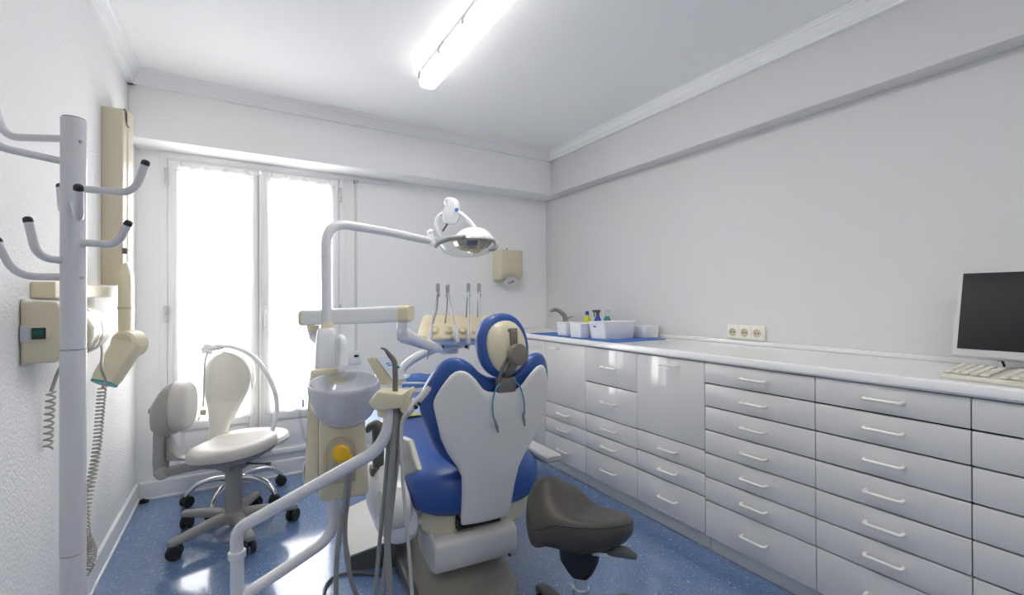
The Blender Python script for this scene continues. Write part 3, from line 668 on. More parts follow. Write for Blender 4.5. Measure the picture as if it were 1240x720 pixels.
put('seam', B().tube([sp(.968, 2*PI*k/160, -.0055) for k in range(84, 161)], .0022, 6), 'black', t)
put('seat_mount', B().loft([sring(H3+V((0,0,.280)), A, Q, .028, .035, 4, 24), sring(H3+V((.0,0,.30)), A, Q, .044, .045, 4, 24), sring(H3+V((0,0,.345)), A, Q, .062, .07, 5, 24), sring(H3+V((0,0,.405)), A, Q, .066, .075, 5, 24)]), 'black', t)
lp = V((0.9349, 1.06, 0.4078)); put('mount_label', B().obox(lp, (.045,.004,.012), [A, Q, UP], .001), 'labelgrey', t)
put('lever', B().tube(spline([H3+V((0,0,.385))+A*.05-Q*.03, H3+V((0,0,.400))+A*.10-Q*.06, H3+V((0,0,.408))+A*.140-Q*.065, H3+V((0,0,.398))+A*.180-Q*.065], 8), [.010,.010,.017,.017,.008], 12), 'dgrey', t)
put('column', B().cyl(H3+V((0,0,.10)), H3+V((0,0,.29)), .0225, seg=28).cyl(H3+V((0,0,.06)), H3+V((0,0,.235)), .0275, seg=28), 'chrome', t)
put('hub', B().lathe([(.035,.05),(.05,.06),(.045,.10),(.032,.118)], H3), 'black', t)
for k in range(5):
    a = math.radians(12+72*k); d = V((math.cos(a), math.sin(a), 0)); nn = V((-d.y, d.x, 0))
    lg = put('base_leg', B().loft([sring(H3+d*.03+V((0,0,.085)), nn, UP, .030, .025, 3, 18), sring(H3+d*.13+V((0,0,.100)), nn, UP, .025, .016, 3, 18), sring(H3+d*.24+V((0,0,.090)), nn, UP, .022, .013, 3, 18), sring(H3+d*.285+V((0,0,.072)), nn, UP, .020, .016, 3, 18), sring(H3+d*.292+V((0,0,.066)), nn, UP, .010, .010, 3, 18)]), 'dgrey', t)
    castor(lg, H3.x+d.x*.268, H3.y+d.y*.268, .07, .027, a+.9+k)
# ------------------------------------------------------------------ dental chair (local frame: x to its left-hand side of the picture's right, y towards the feet)
CO = V((.86, 1.68, 0)); CR = math.radians(-5.3)
CV = V((math.cos(CR), math.sin(CR), 0)); CU = V((-math.sin(CR), math.cos(CR), 0))
def cw(x, y, z): return CO+CV*x+CU*y+UP*z
t = thing('dental_chair', 'blue and grey dental chair seen from behind in the middle of the room', 'dental chair', CO, CR)
# base
bs = put('base_plate', B().prism([(-.27,-.17,0), (.06,-.17,0), (.118,-.075,0), (.135,.05,0), (.185,.80,0), (.10,.90,0), (-.22,.90,0), (-.30,.80,0)], (0,0,.042), .016, 3), 'base', t, local=True)
put('base_housing', B().loft([sring((-.05,.36,.04), (1,0,0), (0,1,0), .19, .40, 4, 40), sring((-.05,.40,.075), (1,0,0), (0,1,0), .165, .34, 4, 40), sring((-.05,.46,.20), (1,0,0), (0,1,0), .13, .24, 4, 40), sring((-.05,.48,.30), (1,0,0), (0,1,0), .12, .22, 4, 40)]), 'base', t, local=True)
put('base_rail', B().prism([(-.30,-.02,.0), (-.27,-.02,0), (-.27,.34,0), (-.30,.34,0)], (0,0,.06), .01), 'dgrey', t, local=True)
cov = B().loft([[(-.481,.363,0),(-.295,.30,0),(-.22,.75,0),(-.47,.80,0)], [(-.481,.363,.060),(-.295,.30,.125),(-.22,.75,.17),(-.47,.80,.075)]])
cv = put('base_cover', B().prism([(-.478,.366,.0),(-.295,.305,.0),(-.22,.75,0),(-.47,.80,0)], (0,0,.045), .004).merge(cov.bm.copy()), 'dgrey', t, local=True)
put('cover_plate', B().loft([[(-.484,.358,.058),(-.293,.294,.124),(-.22,.75,.170),(-.474,.80,.073)], [(-.484,.358,.066),(-.293,.294,.132),(-.22,.75,.178),(-.474,.80,.081)]]), 'cover', cv, local=True, label='light grey sloping cover')
# shell and drive
X3, Z3 = (1,0,0), (0,0,1)
put('seat_shell', B().loft([sring((0,y,z), X3, Z3, a, b, 3, 40) for y, z, a, b in [(.015,.29,.13,.04), (.03,.285,.20,.065), (.07,.285,.245,.08), (.25,.30,.265,.085), (.50,.34,.26,.08), (.75,.39,.25,.07), (.95,.42,.22,.055), (1.0,.43,.12,.03)]]), 'cream', t, local=True)
put('side_housing', B().loft([sring(c_, X3, Z3, a, b, 2.6, 32) for c_, a, b in [((-.30,.06,.30),.04,.05), ((-.315,.09,.31),.075,.10), ((-.325,.18,.33),.09,.13), ((-.335,.32,.36),.09,.14), ((-.335,.45,.40),.07,.11), ((-.33,.52,.42),.03,.06)]]), 'white', t, local=True)
put('drive_hub', B().lathe([(.05,0),(.072,.008),(.078,.03),(.074,.11),(.05,.125)], (-0.4063, 0.1, 0.3535), (1,0,-.05)).cyl((-0.2886, 0.09, 0.3009), (-0.2068, 0.08, 0.2748), .018), 'greyw', t, local=True)
mb = B(); P0 = [(-.03,.225),(-.035,.16),(-.02,.115),(.03,.095),(.22,.095),(.25,.12),(.25,.225),(.22,.245),(.0,.245)]
mb.prism([(-.215, y, z) for y, z in P0], (.355,0,0), .014, 3)
mt = put('motor_cover', mb, 'greyw', t, local=True)
put('cover_screw', B().cyl((.10,-.036,.125), (.10,-.030,.125), .006, seg=12), 'dgap', mt, local=True)
# seat and leg rest
R_ = [(-.035,.405,.17,.045),(-.02,.405,.225,.075),(.01,.405,.262,.095),(.06,.412,.285,.102),(.18,.425,.295,.105),(.32,.440,.300,.105),(.50,.470,.318,.100),(.68,.500,.332,.080),(.82,.513,.328,.068),(.98,.520,.300,.058),(1.15,.520,.270,.052),(1.30,.515,.235,.046),(1.36,.513,.19,.038),(1.385,.512,.10,.02)]
put('seat', B().loft([sring((0,y,z), X3, Z3, a, b, 3.4 if y > .05 else 2.8, 48) for y, z, a, b in R_]), 'blue', t, local=True, ang=60)
# backrest
def yl(z): return -.2*(z-.29)/.65
def interp(K, x):
    x = abs(x)
    if x <= K[0][0]: return K[0][1]
    for (a, p), (c, q) in zip(K, K[1:]):
        if x <= c:
            f = (x-a)/(c-a); return p+(q-p)*f
    return K[-1][1]
def smooth(K, x):                                           # Catmull-Rom through the outline
    x = abs(x)
    for i in range(len(K)-1):
        if x <= K[i+1][0]:
            p1, p2 = K[i], K[i+1]; p0 = K[i-1] if i else (-p2[0], p2[1]); p3 = K[min(i+2, len(K)-1)]
            f = (x-p1[0])/(p2[0]-p1[0]); h = p2[0]-p1[0]
            m1 = (p2[1]-p0[1])/(p2[0]-p0[0])*h; m2 = ((p3[1]-p1[1])/(p3[0]-p1[0]) if p3[0] > p1[0] else 0)*h
            return (2*f**3-3*f*f+1)*p1[1]+(f**3-2*f*f+f)*m1+(-2*f**3+3*f*f)*p2[1]+(f**3-f*f)*m2
    return K[-1][1]
TOPB = [(0,.883),(.035,.886),(.075,.908),(.115,.945),(.155,.966),(.195,.963),(.225,.935),(.25,.885),(.268,.835),(.276,.79)]
BOTB = [(0,.47),(.07,.478),(.11,.505),(.15,.535),(.19,.575),(.22,.625),(.25,.70),(.268,.75),(.276,.785)]
def wing(x): return .075*(abs(x)/.27)**2.4
def bk(x, z, off): return (x, yl(z)+wing(x)+off, z)
def blue(side):
    def f(u, v):
        th = -math.cos(PI*u); x = .276*th
        zt, zb = smooth(TOPB, x), smooth(BOTB, x); z = zb+(zt-zb)*(.5-.5*math.cos(PI*v))
        e = (1-abs(th)**6)*(1-abs(2*((z-zb)/max(1e-4, zt-zb))-1)**8); e = max(0, e)**.5
        return bk(x, z, .045+side*.042*e)
    return f
br = put('backrest', B().sheet(blue(-1), blue(1), 72, 30), 'blue', t, local=True, ang=80)
TOPG = [(0,.838),(.04,.838),(.075,.850),(.11,.892),(.14,.918),(.165,.926),(.188,.916),(.208,.886),(.228,.845),(.240,.81)]
BOTG = [(0,.283),(.098,.283),(.104,.287),(.107,.30),(.1095,.34),(.112,.42),(.118,.492),(.14,.540),(.18,.600),(.205,.655),(.225,.73),(.240,.79)]
gx = sorted(set([0,.02,.04,.058,.075,.088,.095,.098,.101,.104,.1055,.107,.1085,.1095,.111,.112,.114,.116,.118,.122,.13,.14,.15,.165,.18,  .195,.205,.215,.225,.233,.2375,.240]))
GX = [-q for q in gx[:0:-1]]+gx
def shell(side):
    def f(u, v):
        x = GX[int(round(u*(len(GX)-1)))]
        zt, zb = smooth(TOPG, x), interp(BOTG, x); z = zb+(zt-zb)*(.5-.5*math.cos(PI*v))
        e = max(0, (1-abs(2*((z-zb)/max(1e-4, zt-zb))-1)**14))**.5*max(0, 1-(abs(x)/.2402)**14)**.5
        if abs(x) > .09 and z < .5: e *= max(.0, min(1, (interp([(.28,.1075),(.30,.1085),(.42,.113),(.5,.125)], z)-abs(x))/.012+.35))
        bulge = -.030*(1-min(1, abs(x)/.25)**2)-.012*max(0, (.42-z)/.14)
        return bk(x, z, -.004+bulge*.6+(side*.014*e if side < 0 else .012*e))
    return f
sh = put('back_shell', B().sheet(shell(-1), shell(1), len(GX)-1, 36), 'shell', t, local=True, ang=60)
put('shell_slot', B().prism([(-.118,-.012,.262),(.07,-.012,.262),(.07,-.012,.272),(-.105,-.012,.272),(-.105,-.012,.31),(-.118,-.012,.31)], (0,.05,0), .001), 'dgap', t, local=True)
# head rest
hc = V((.012,-.175,1.008)); ha = V((.10,-1,.10)).normalized(); hx = V((1,.10,0)).normalized(); hz = hx.cross(ha).normalized()
if hz.z < 0: hz = -hz
hx2 = (hx*.97+hz*.20).normalized(); hz2 = ha.cross(hx2).normalized(); hz2 = hz2 if hz2.z > 0 else -hz2
def HR(w, k): return sring(hc+ha*w, hx2, hz2, .106*k, .122*k, 2.25, 48)
hr = put('headrest', B().loft([HR(-.055,.3), HR(-.052,.7), HR(-.044,.90), HR(-.028,.985), HR(-.01,1.0), HR(.008,.975), HR(.018,.92), HR(.020,.80)]), 'blue', t, local=True, ang=60)
def HC(w, k, s=1): return sring(hc+ha*w+hz2*(-.006), hx2, hz2, .083*k, .098*k, 2.25, 48)
put('headrest_back', B().loft([HC(.005,1), HC(.022,1.0), HC(.030,.95), HC(.041,.80), HC(.049,.55), HC(.053,.25)]), 'cream', hr, local=True, ang=60)
kc = hc+ha*.052+hx*.016-UP*.036
brk = put('headrest_bracket', B().obox(hc+ha*.054+hx*.012+UP*.022, (.030,.016,.062), [hx, ha, UP], .005)
    .obox(hc+ha*.048+hx*.012+UP*.055, (.036,.012,.014), [hx, ha, UP], .004)
    .tube(spline([kc+ha*.004, kc-UP*.05-hx*.012, V((.012,-.185,.90)), V((.012,-.178,.865))], 6), [.016,.017,.020,.022], 12)
    .obox(V((.014,-.188,.862)), (.078,.030,.058), [V((1,0,0)), V((0,1,0)), V((0,0,1))], .008)
    .tube(spline([kc-hx*.02, kc-hx*.05-UP*.045, V((-.020,-.205,.885)), V((-.018,-.200,.86))], 6), .007, 10), 'taupe', t, local=True)
put('clamp_knob', B().lathe([(.030,0),(.038,.006),(.040,.012),(.040,.026),(.037,.032),(.03,.034)], kc+ha*.006, ha, 32), 'taupe', brk, local=True)
# arms
put('armrest', B().loft([sring((.305,.30,.47), X3, Z3, .03, .03, 3, 20), sring((.318,.20,.472), X3, Z3, .034, .028, 3.5, 20), sring((.332,.10,.470), X3, Z3, .040, .024, 4, 20), sring((.345,.03,.467), X3, Z3, .042, .018, 5, 20), sring((.348,.02,.467), X3, Z3, .036, .010, 4, 20)]), 'arm', t, local=True)
put('armrest_support', B().prism([(-0.335, 0.0217, 0.6566), (-0.335, -0.1064, 0.6791), (-0.335, -0.241, 0.6119), (-0.335, -0.0069, 0.5113), (-0.335, 0.0534, 0.5708)], (.022,0,0), .009, 3), 'arm', t, local=True)
put('arm_bracket', B().tube(spline([(-0.4188, 0.3, 0.6179), (-0.408, 0.28, 0.6393), (-0.387, 0.26, 0.6488), (-0.3716, 0.25, 0.6248), (-0.3699, 0.24, 0.5817)], 6), [.012,.018,.020,.020,.018], 12).prism([(-0.4022, 0.25, 0.6321), (-0.3544, 0.25, 0.6262), (-0.3582, 0.25, 0.433), (-0.3991, 0.25, 0.4398)], (0,.05,0), .006).prism([(-0.4107, 0.24, 0.4729), (-0.3495, 0.24, 0.463), (-0.3496, 0.24, 0.4279), (-0.4141, 0.24, 0.4388)], (0,.06,0), .004), 'dgrey', t, local=True)

# paper over the legrest
t = thing('protective_sheet', 'pale blue paper sheet with a yellow edge laid over the chair seat', 'paper sheet', cw(0,.85,.57), CR)
def top_(x, y): 
    z = interp([(.18,.53),(.32,.545),(.50,.570),(.68,.580),(.82,.581),(.98,.578),(1.15,.572)], y); a = interp([(.5,.318),(.68,.332),(.82,.328),(.98,.30)], y)
    return z+.004-max(0, abs(x)-a*.82)*.42
def psh(u, v, o): x = -.385+.77*u; y = .62+.42*v; return (x, y, top_(x, y)+o+.003*math.sin(25*x)*math.sin(14*y))
b = B().sheet(lambda u, v: psh(u, v, .003), lambda u, v: psh(u, v, .0), 30, 14); b.bm.transform(Matrix.Translation(CO) @ Matrix.Rotation(CR, 4, 'Z')); put('paper', b, 'paleblue', t)
def pse(u, v, o): x = -.385+.77*u; y = .603+.020*v; return (x, y, top_(x, y)+o)
b = B().sheet(lambda u, v: pse(u, v, .004), lambda u, v: pse(u, v, .0), 30, 2); b.bm.transform(Matrix.Translation(CO) @ Matrix.Rotation(CR, 4, 'Z')); put('edge_band', b, 'yellow', t, label='yellow edge band')

# bib chain hanging from the headrest bracket
t = thing('bib_chain', 'light blue bib cord with two metal clips hung on the headrest bracket', 'bib clip', cw(.012,-.2,.89))
def lw(p): return cw(*p)
put('cord', B().tube(spline([lw((-0.0116, -0.205, 0.8735)), lw((-0.0359, -0.215, 0.8559)), lw((-0.0449, -0.205, 0.8126)), lw((-0.0409, -0.195, 0.7615)), lw((-0.0267, -0.185, 0.7178))], 8), .0032, 8)
    .tube(spline([lw((0.0393, -0.205, 0.8756)), lw((0.0584, -0.215, 0.8571)), lw((0.0772, -0.205, 0.8195)), lw((0.0891, -0.195, 0.7788)), lw((0.0941, -0.185, 0.735))], 8), .0032, 8)
    .tube(spline([lw((-0.0116, -0.205, 0.8735)), lw((0.0019, -0.19, 0.8792)), lw((0.034, -0.165, 0.8791)), lw((0.0396, -0.19, 0.8794)), lw((0.0393, -0.205, 0.8756))], 6), .0032, 8), 'bluecord', t)
for a_, b_ in (((-0.0289, -0.19, 0.7254), (-0.0156, -0.19, 0.6839)), ((0.088, -0.19, 0.74), (0.0949, -0.19, 0.695))):
    p, q = lw(a_), lw(b_); d = (q-p).normalized(); s_ = d.cross(CU).normalized()
    put('clip', B().cyl(p-d*.008, p+d*.006, .005, seg=10).prism([p+s_*.005, p+d*.02+s_*.006, q+s_*.002, q-s_*.002, p+d*.02-s_*.006, p-s_*.005], CU*.006, .001).cyl(p+d*.014-CU*.003, p+d*.014+CU*.010, .004, seg=10), 'steel', t)

# ------------------------------------------------------------------ dental unit with spittoon bowl
UX = V((.990,-.139,0)).normalized(); UY = V((.139,.990,0)).normalized()
u0 = V((0.2469, 1.8114, 0.4377)); ub = u0.z
t = thing('dental_unit', 'cream dental unit with a grey spittoon bowl and a swinging white tube arm', 'dental unit', (u0.x+.09, u0.y+.1, 0))
def uw(x, y, z): return V((u0.x, u0.y, 0))+UX*x+UY*y+UP*z
zt = .770
b = B().prism([uw(0,0,ub+.012), uw(.012,-.004,ub), uw(.165,-.004,ub), uw(.178,0,ub+.012), uw(.160,0,zt), uw(.004,0,zt)], UY*.20, .008, 3)
b.prism([uw(-.05,.07,ub+.03), uw(.0,.05,ub+.01), uw(.0,.05,zt), uw(-.035,.07,zt+.10)], UY*.16, .008, 3)
b.prism([uw(-.035,.14,zt-.01), uw(.10,.14,zt-.01), uw(.10,.14,.905), uw(-.03,.14,.905)], UY*.14, .012, 3)
bd = put('body', b, 'cream', t)
put('tap_niche', B().prism([uw(.045+.055*math.cos(a)+.03, -.006, .575+.055*math.sin(a)+.04) for a in [PI*k/12 for k in range(13)]]+[uw(.02,-.006,ub+.06), uw(.13,-.006,ub+.06)], UY*.008, .003), 'creamd', bd)
put('niche_panel', B().prism([uw(.075+.040*math.cos(a), -.009, .615+.038*math.sin(a)) for a in [PI*k/10 for k in range(11)]]+[uw(.035,-.009,ub+.075), uw(.115,-.009,ub+.075)], UY*.004, .001), 'beige', bd)
kn = V((0.3127, 1.7422, 0.6249)); put('valve_knob', B().lathe([(.022,0),(.030,.003),(.030,.022),(.024,.028),(.010,.030)], kn+UY*.012, -UY+UP*.15, 24).box(kn+V((-.006,-.018,-.028)), kn+V((.040,.004,-.012)), .003).cyl(kn-UP*.018-UX*.02+UY*.0, kn-UP*.018+UX*.035, .012, seg=14), 'orange', bd)
put('valve_stem', B().cyl(kn-UP*.030+UX*.008, kn-UP*.065+UX*.008, .014, seg=16).cyl(kn-UP*.026+UX*.008, kn-UP*.034+UX*.008, .018, seg=16), 'steel', bd)
put('indicator', B().prism([uw(.016,-.011,.59),uw(.026,-.011,.60),uw(.026,-.011,.585)], UY*.005), 'orange', bd)
bwl = V((.342, 1.836, .868)); bax = (UP-FWD*.15+RGT*.02).normalized()
bo = put('bowl', B().lathe([(.045,-.165),(.072,-.158),(.100,-.132),(.120,-.092),(.129,-.050),(.131,-.015),(.132,-.002),(.129,.004),(.122,.002),(.117,-.010),(.108,-.035),(.080,-.058),(.035,-.070),(.0,-.072)], bwl, bax, seg=56), 'porcelain', t)
put('bowl_foot', B().loft([sring(bwl+V((.03,0,-.10)), UX, UY, .07, .06, 2.5, 28), sring(bwl+V((.035,.0,-.145)), UX, UY, .05, .045, 2.5, 28), sring(bwl+V((.03,0,-.175)), UX, UY, .03, .03, 2.5, 28)]), 'porcelain', bo)
put('drain', B().lathe([(.0,.004),(.018,.004),(.022,0)], bwl-bax*.072, bax), 'steel', bo)
put('cup_filler', B().tube(spline([(0.3344, 1.9312, 0.9067), (0.3345, 1.9308, 0.9761), (0.3345, 1.9306, 1.0191), (0.344, 1.9132, 1.0331), (0.3486, 1.8873, 1.0184), (0.3466, 1.8772, 0.9644), (0.3419, 1.8686, 0.9238)], 8), [.013,.013,.012,.012,.013,.015,.016], 14).ell((0.3391, 1.8703, 0.9141), (.016,.014,.018)), 'white', t)
cp = V((0.3427, 1.8567, 0.8804)); put('filler_shield', B().lathe([(.040,0),(.046,.006),(.050,.024),(.047,.025),(.043,.008),(.0,.003)], cp-UP*.01, seg=30), 'clear', t)
tc_ = V((0.3072, 2.0173, 0.8842)); 
put('lamp_socket', B().loft([sring(tc_+UP*z, UX, UY, a, a*.92, 3, 36) for z, a in [(-.012,.046),(.0,.048),(.08,.045),(.15,.041),(.172,.038),(.182,.030)]]), 'white', t)
put('socket_collar', B().cyl(tc_+UP*.182, tc_+UP*.204, .025, .023), 'yellowed', t)
put('socket_foot', B().loft([sring(tc_+UP*z, UX, UY, a, a*.9, 4, 28) for z, a in [(-.03,.062),(-.018,.060),(-.010,.052)]]), 'yellowed', t)
hs = B()
hs.tube(spline([(0.2143, 1.9677, 0.8921), (0.202, 1.9637, 0.8356), (0.1992, 1.9659, 0.7547), (0.2075, 1.9614, 0.6739), (0.2214, 1.9534, 0.6286), (0.2325, 1.9465, 0.6738), (0.2326, 1.946, 0.7708), (0.2255, 1.9613, 0.8498), (0.2143, 1.9677, 0.8921)], 6), .006, 10)
put('hose_loop', hs, 'clear', t)
put('loop_sticker', B().obox((0.2086, 1.9427, 0.7807), (.006,.004,.03), [RGT, FWD, UP], .001), 'labelblue', t)
put('side_handle', B().tube(spline([(0.2232, 1.9178, 0.5647), (0.211, 1.9135, 0.5492), (0.2083, 1.9153, 0.5113), (0.2137, 1.9123, 0.4734), (0.2259, 1.9168, 0.4597)], 6), .006, 10), 'chrome', t)
# tubes: from under the body down to the post, then back up to the instrument holder
PO = V((-0.0101, 1.7323, 0.281)); PO.z = 0
put('support_tube', B().tube(smooth_path([(0.3035, 1.8417, 0.4509), (0.3034, 1.8426, 0.2879), (0.1747, 1.8088, 0.2483), (0.0222, 1.725, 0.229), PO+UP*.20+V((.004,0,0))], .11, 12), .0195, 20), 'tubew', t)
put('post', B().cyl(PO+UP*.012, PO+UP*.352, .0203, seg=28).lathe([(.10,0),(.10,.008),(.03,.016),(.024,.03)], PO), 'tubew', t)
put('collar', B().lathe([(.022,0),(.026,.003),(.026,.022),(.022,.026)], V((PO.x, PO.y, (-0.0101, 1.7318, 0.3665)[2]-.02)), seg=28), 'tubew', t)
sw = put('swing_arm', B().tube(smooth_path([V((PO.x, PO.y, (-0.0101, 1.7318, 0.3558)[2])), (-0.0124, 1.7327, 0.4387), (0.3708, 1.4689, 0.7012), (0.4018, 1.4384, 0.772), (0.404, 1.4367, 0.8396)], .085, 12), .0195, 22), 'tubew', t)
hd_ = put('instrument_holder', B().prism([(0.3341, 1.4316, 0.8644), (0.358, 1.4172, 0.8998), (0.4276, 1.3759, 0.8919), (0.4254, 1.3774, 0.8489), (0.3711, 1.4098, 0.8415), (0.3515, 1.4214, 0.8416)], FWD*.085, .006, 3)
    .prism([(0.4263, 1.3883, 0.8873), (0.4504, 1.3739, 0.9076), (0.457, 1.3701, 0.8923), (0.4438, 1.3781, 0.8669), (0.4569, 1.3704, 0.8465), (0.435, 1.3835, 0.8211), (0.4219, 1.3912, 0.8415)], FWD*.05, .004, 2).cyl((0.3906, 1.4447, 0.8396), (0.3906, 1.4448, 0.8162), .024, .022), 'cream', sw)
put('holder_well', B().cyl((0.416, 1.4235, 0.8895), (0.416, 1.4235, 0.892), .016), 'dgap', hd_)
n1 = (RGT*.75-FWD*.62).normalized()
pc = [V((0.3475, 1.5102, 0.9914)), V((0.3669, 1.4986, 0.998)), V((0.423, 1.4658, 0.9086)), V((0.3887, 1.4862, 0.906))]
put('control_pad', B().prism(pc, FWD*.05+RGT*.035, .004), 'cream', hd_)
k_ = RGT*.002+UP*.002
q0, q1, q2, q3 = pc[1]+k_, pc[1]+FWD*.050+RGT*.035+k_, pc[2]+FWD*.05+RGT*.035+k_, pc[2]+k_
nn = (q1-q0).cross(q3-q0).normalized(); nn = nn if nn.dot(RGT) > 0 else -nn
put('pad_label', B().prism([q0.lerp(q2,.05), q1.lerp(q3,.05), q2.lerp(q0,.08), q3.lerp(q1,.08)], nn*.0015), 'labelgrey', hd_)
def quad(s, v): return q0.lerp(q3, s).lerp(q1.lerp(q2, s), v)
put('pad_text', B().prism([quad(.30,.40), quad(.34,.40), quad(.34,.66), quad(.30,.66)], nn*.0025).prism([quad(.37,.40), quad(.41,.40), quad(.41,.66), quad(.37,.66)], nn*.0025), 'labelblue', hd_)
# hoses hanging from it
put('hose', B().tube(spline([(0.4142, 1.454, 0.8322), (0.4074, 1.4586, 0.7399), (0.3987, 1.4763, 0.5723), (0.3876, 1.4954, 0.4052), (0.3763, 1.5149, 0.2143), (0.3741, 1.5285, 0.0778), (0.3766, 1.5391, 0.0022)], 8), .0068, 12), 'hose', t)
put('hose', B().tube(spline([(0.4384, 1.428, 0.8319), (0.4361, 1.4298, 0.7507), (0.4195, 1.4465, 0.5784), (0.3986, 1.4778, 0.3121), (0.3875, 1.4968, 0.1726), (0.4, 1.5252, 0.0022)], 8), .0075, 12), 'hose', t)
put('hose', B().tube(spline([(0.3221, 1.6729, 0.5768), (0.3147, 1.6778, 0.4959), (0.3007, 1.6925, 0.3837), (0.2903, 1.7052, 0.2504), (0.2899, 1.7119, 0.1337), (0.3031, 1.757, 0.0266)], 8), .0085, 12), 'hose', t)
put('hose', B().tube(spline([(0.3337, 1.6893, 0.5692), (0.3287, 1.6928, 0.4873), (0.3196, 1.7046, 0.3737), (0.3281, 1.7061, 0.2387), (0.3625, 1.7214, 0.1043), (0.3969, 1.7711, 0.0343)], 8), .0075, 12), 'hose', t)

# suction tip and syringe resting in the holder
t = thing('suction_tip', 'dark grey bent suction tip standing upright in the cream holder', 'suction tip', (0.416, 1.4236, 0.8822))
put('tip', B().tube(smooth_path([(0.4171, 1.4229, 0.8718), (0.4178, 1.4222, 0.9289), (0.4161, 1.4229, 0.9885), (0.3977, 1.4221, 1.0117), (0.385, 1.4179, 1.0283), (0.3716, 1.42, 1.0327)], .016, 6), [.0085,.0085,.0085,.0082,.0066,.0045,.003], 14), 'taupe', t)
put('valve_ring', B().cyl((0.4224, 1.4135, 0.9684), (0.4257, 1.4115, 0.9736), .005, seg=12), 'teal', t)
P_ = spline([(0.4205, 1.4211, 0.8511), (0.4182, 1.4227, 0.7941), (0.4107, 1.4337, 0.6679), (0.4045, 1.4497, 0.5413), (0.4027, 1.4631, 0.4156), (0.416, 1.4738, 0.2239), (0.4318, 1.4825, 0.0984), (0.4408, 1.4952, 0.0005)], 40)
put('corrugated_hose', B().tube(P_, .0098, 14, ridge=.16), 'hose', t, ang=60)
t = thing('air_water_syringe', 'slim grey dental syringe angled up beside the suction tip', 'syringe', (0.4472, 1.3646, 0.8438))
put('handle', B().tube([(0.4488, 1.3694, 0.8401), (0.4706, 1.3563, 0.873), (0.4903, 1.3445, 0.8983), (0.499, 1.3392, 0.9109)], [.010,.011,.0105,.0075], 16), 'greyw', t)
put('nozzle', B().tube([(0.4968, 1.3406, 0.9071), (0.5012, 1.3379, 0.9135)], [.006,.004], 10), 'steel', t)
put('button', B().cyl((0.4553, 1.3422, 0.8574), (0.4541, 1.3313, 0.8572), .006, seg=12).cyl((0.4639, 1.3371, 0.8673), (0.4627, 1.3261, 0.8671), .005, seg=12), 'dgap', t)
put('hose', B().tube(spline([(0.4488, 1.3695, 0.8375), (0.435, 1.3835, 0.8185), (0.4278, 1.3939, 0.7789), (0.4315, 1.3981, 0.6749), (0.4378, 1.4064, 0.5887), (0.4547, 1.4148, 0.4232), (0.4707, 1.4238, 0.2334), (0.4906, 1.4598, 0.0042)], 8), [.0095,.0085,.006,.0055,.0055,.0055,.0055,.0055], 12), 'hosel', t)

# floor ring of cable
t = thing('floor_cable', 'thin dark cable ring lying on the blue floor below the unit hoses', 'cable', (0.4176, 2.0149, 0))
put('cable', B().tube(spline([(0.2775, 1.9285, 0.008), (0.3029, 2.0163, 0.008), (0.3421, 2.0583, 0.008), (0.3986, 2.0551, 0.008), (0.4679, 2.0099, 0.008), (0.527, 1.9539, 0.008)], 10), .006, 10), 'dgrey', t)

# ------------------------------------------------------------------ operating lamp
t = thing('operating_lamp', 'white dental operating lamp on a bent pole above the spittoon', 'lamp', (0.3073, 2.0163, 1.0618))
put('pole', B().tube(smooth_path([(0.3058, 2.0172, 1.0549), (0.303, 2.0163, 1.5056), (0.5829, 2.0944, 1.4935), (0.8422, 2.2081, 1.4787)], .10, 14), .0195, 22), 'tubew', t)
put('pole_joint', B().lathe([(.0202,0),(.0208,.002),(.0202,.004)], (0.3038, 2.0166, 1.369), UP, 24).box(V((0.3038, 1.991, 1.3736))-V((.004,.002,.010)), V((0.3038, 1.991, 1.3736))+V((.004,.004,.010)), .001), 'greyw', t)
put('arm_knuckle', B().cyl((0.8368, 2.1998, 1.4564), (0.8368, 2.1995, 1.5151), .024, .020, 20, .004).ell((0.8314, 2.2026, 1.5235), (.020,.020,.016)), 'white', t)
yk = B().tube(spline([(0.8744, 2.1656, 1.4843), (0.8528, 2.1667, 1.5204), (0.8456, 2.1707, 1.5579), (0.8528, 2.1663, 1.5911), (0.8778, 2.1513, 1.6159), (0.906, 2.1229, 1.6201), (0.9369, 2.0813, 1.61), (0.9601, 2.0445, 1.5776), (0.9801, 2.0211, 1.5434), (0.9931, 2.002, 1.5054)], 8), .0105, 12).tube([(0.8458, 2.1942, 1.4899), (0.8708, 2.1678, 1.4843)], .014, 12)
yo = put('yoke', yk, 'white', t)
hb = V((0.91, 2.1322, 1.6158))
put('transformer_block', B().loft([sring(V((0.9064, 2.1346, 1.5618)), RGT, FWD, .030, .035, 3.5, 28), sring(V((0.91, 2.1323, 1.5909)), RGT, FWD, .042, .042, 3.5, 28), sring(V((0.9153, 2.1289, 1.6282)), RGT, FWD, .043, .042, 3.5, 28), sring(V((0.9171, 2.1277, 1.6531)), RGT, FWD, .036, .038, 3, 28), sring(V((0.9135, 2.1298, 1.6656)), RGT, FWD, .040, .040, 2.5, 28), sring(V((0.91, 2.1318, 1.6823)), RGT, FWD, .034, .034, 2.2, 28), sring(V((0.9064, 2.1339, 1.6927)), RGT, FWD, .016, .016, 2.2, 28)]), 'white', yo)
put('label_sticker', B().obox(V((0.9155, 2.073, 1.6229)), (.016,.004,.018), [RGT, FWD, UP], .001), 'labelblue', yo)
put('switch_stick', B().tube([(0.8918, 2.1317, 1.5602), (0.8685, 2.1399, 1.5223)], .0045, 8), 'dgrey', yo)
lc = V((0.9791, 2.057, 1.4745)); la = (UP*.985+RGT*.06+FWD*.05).normalized()
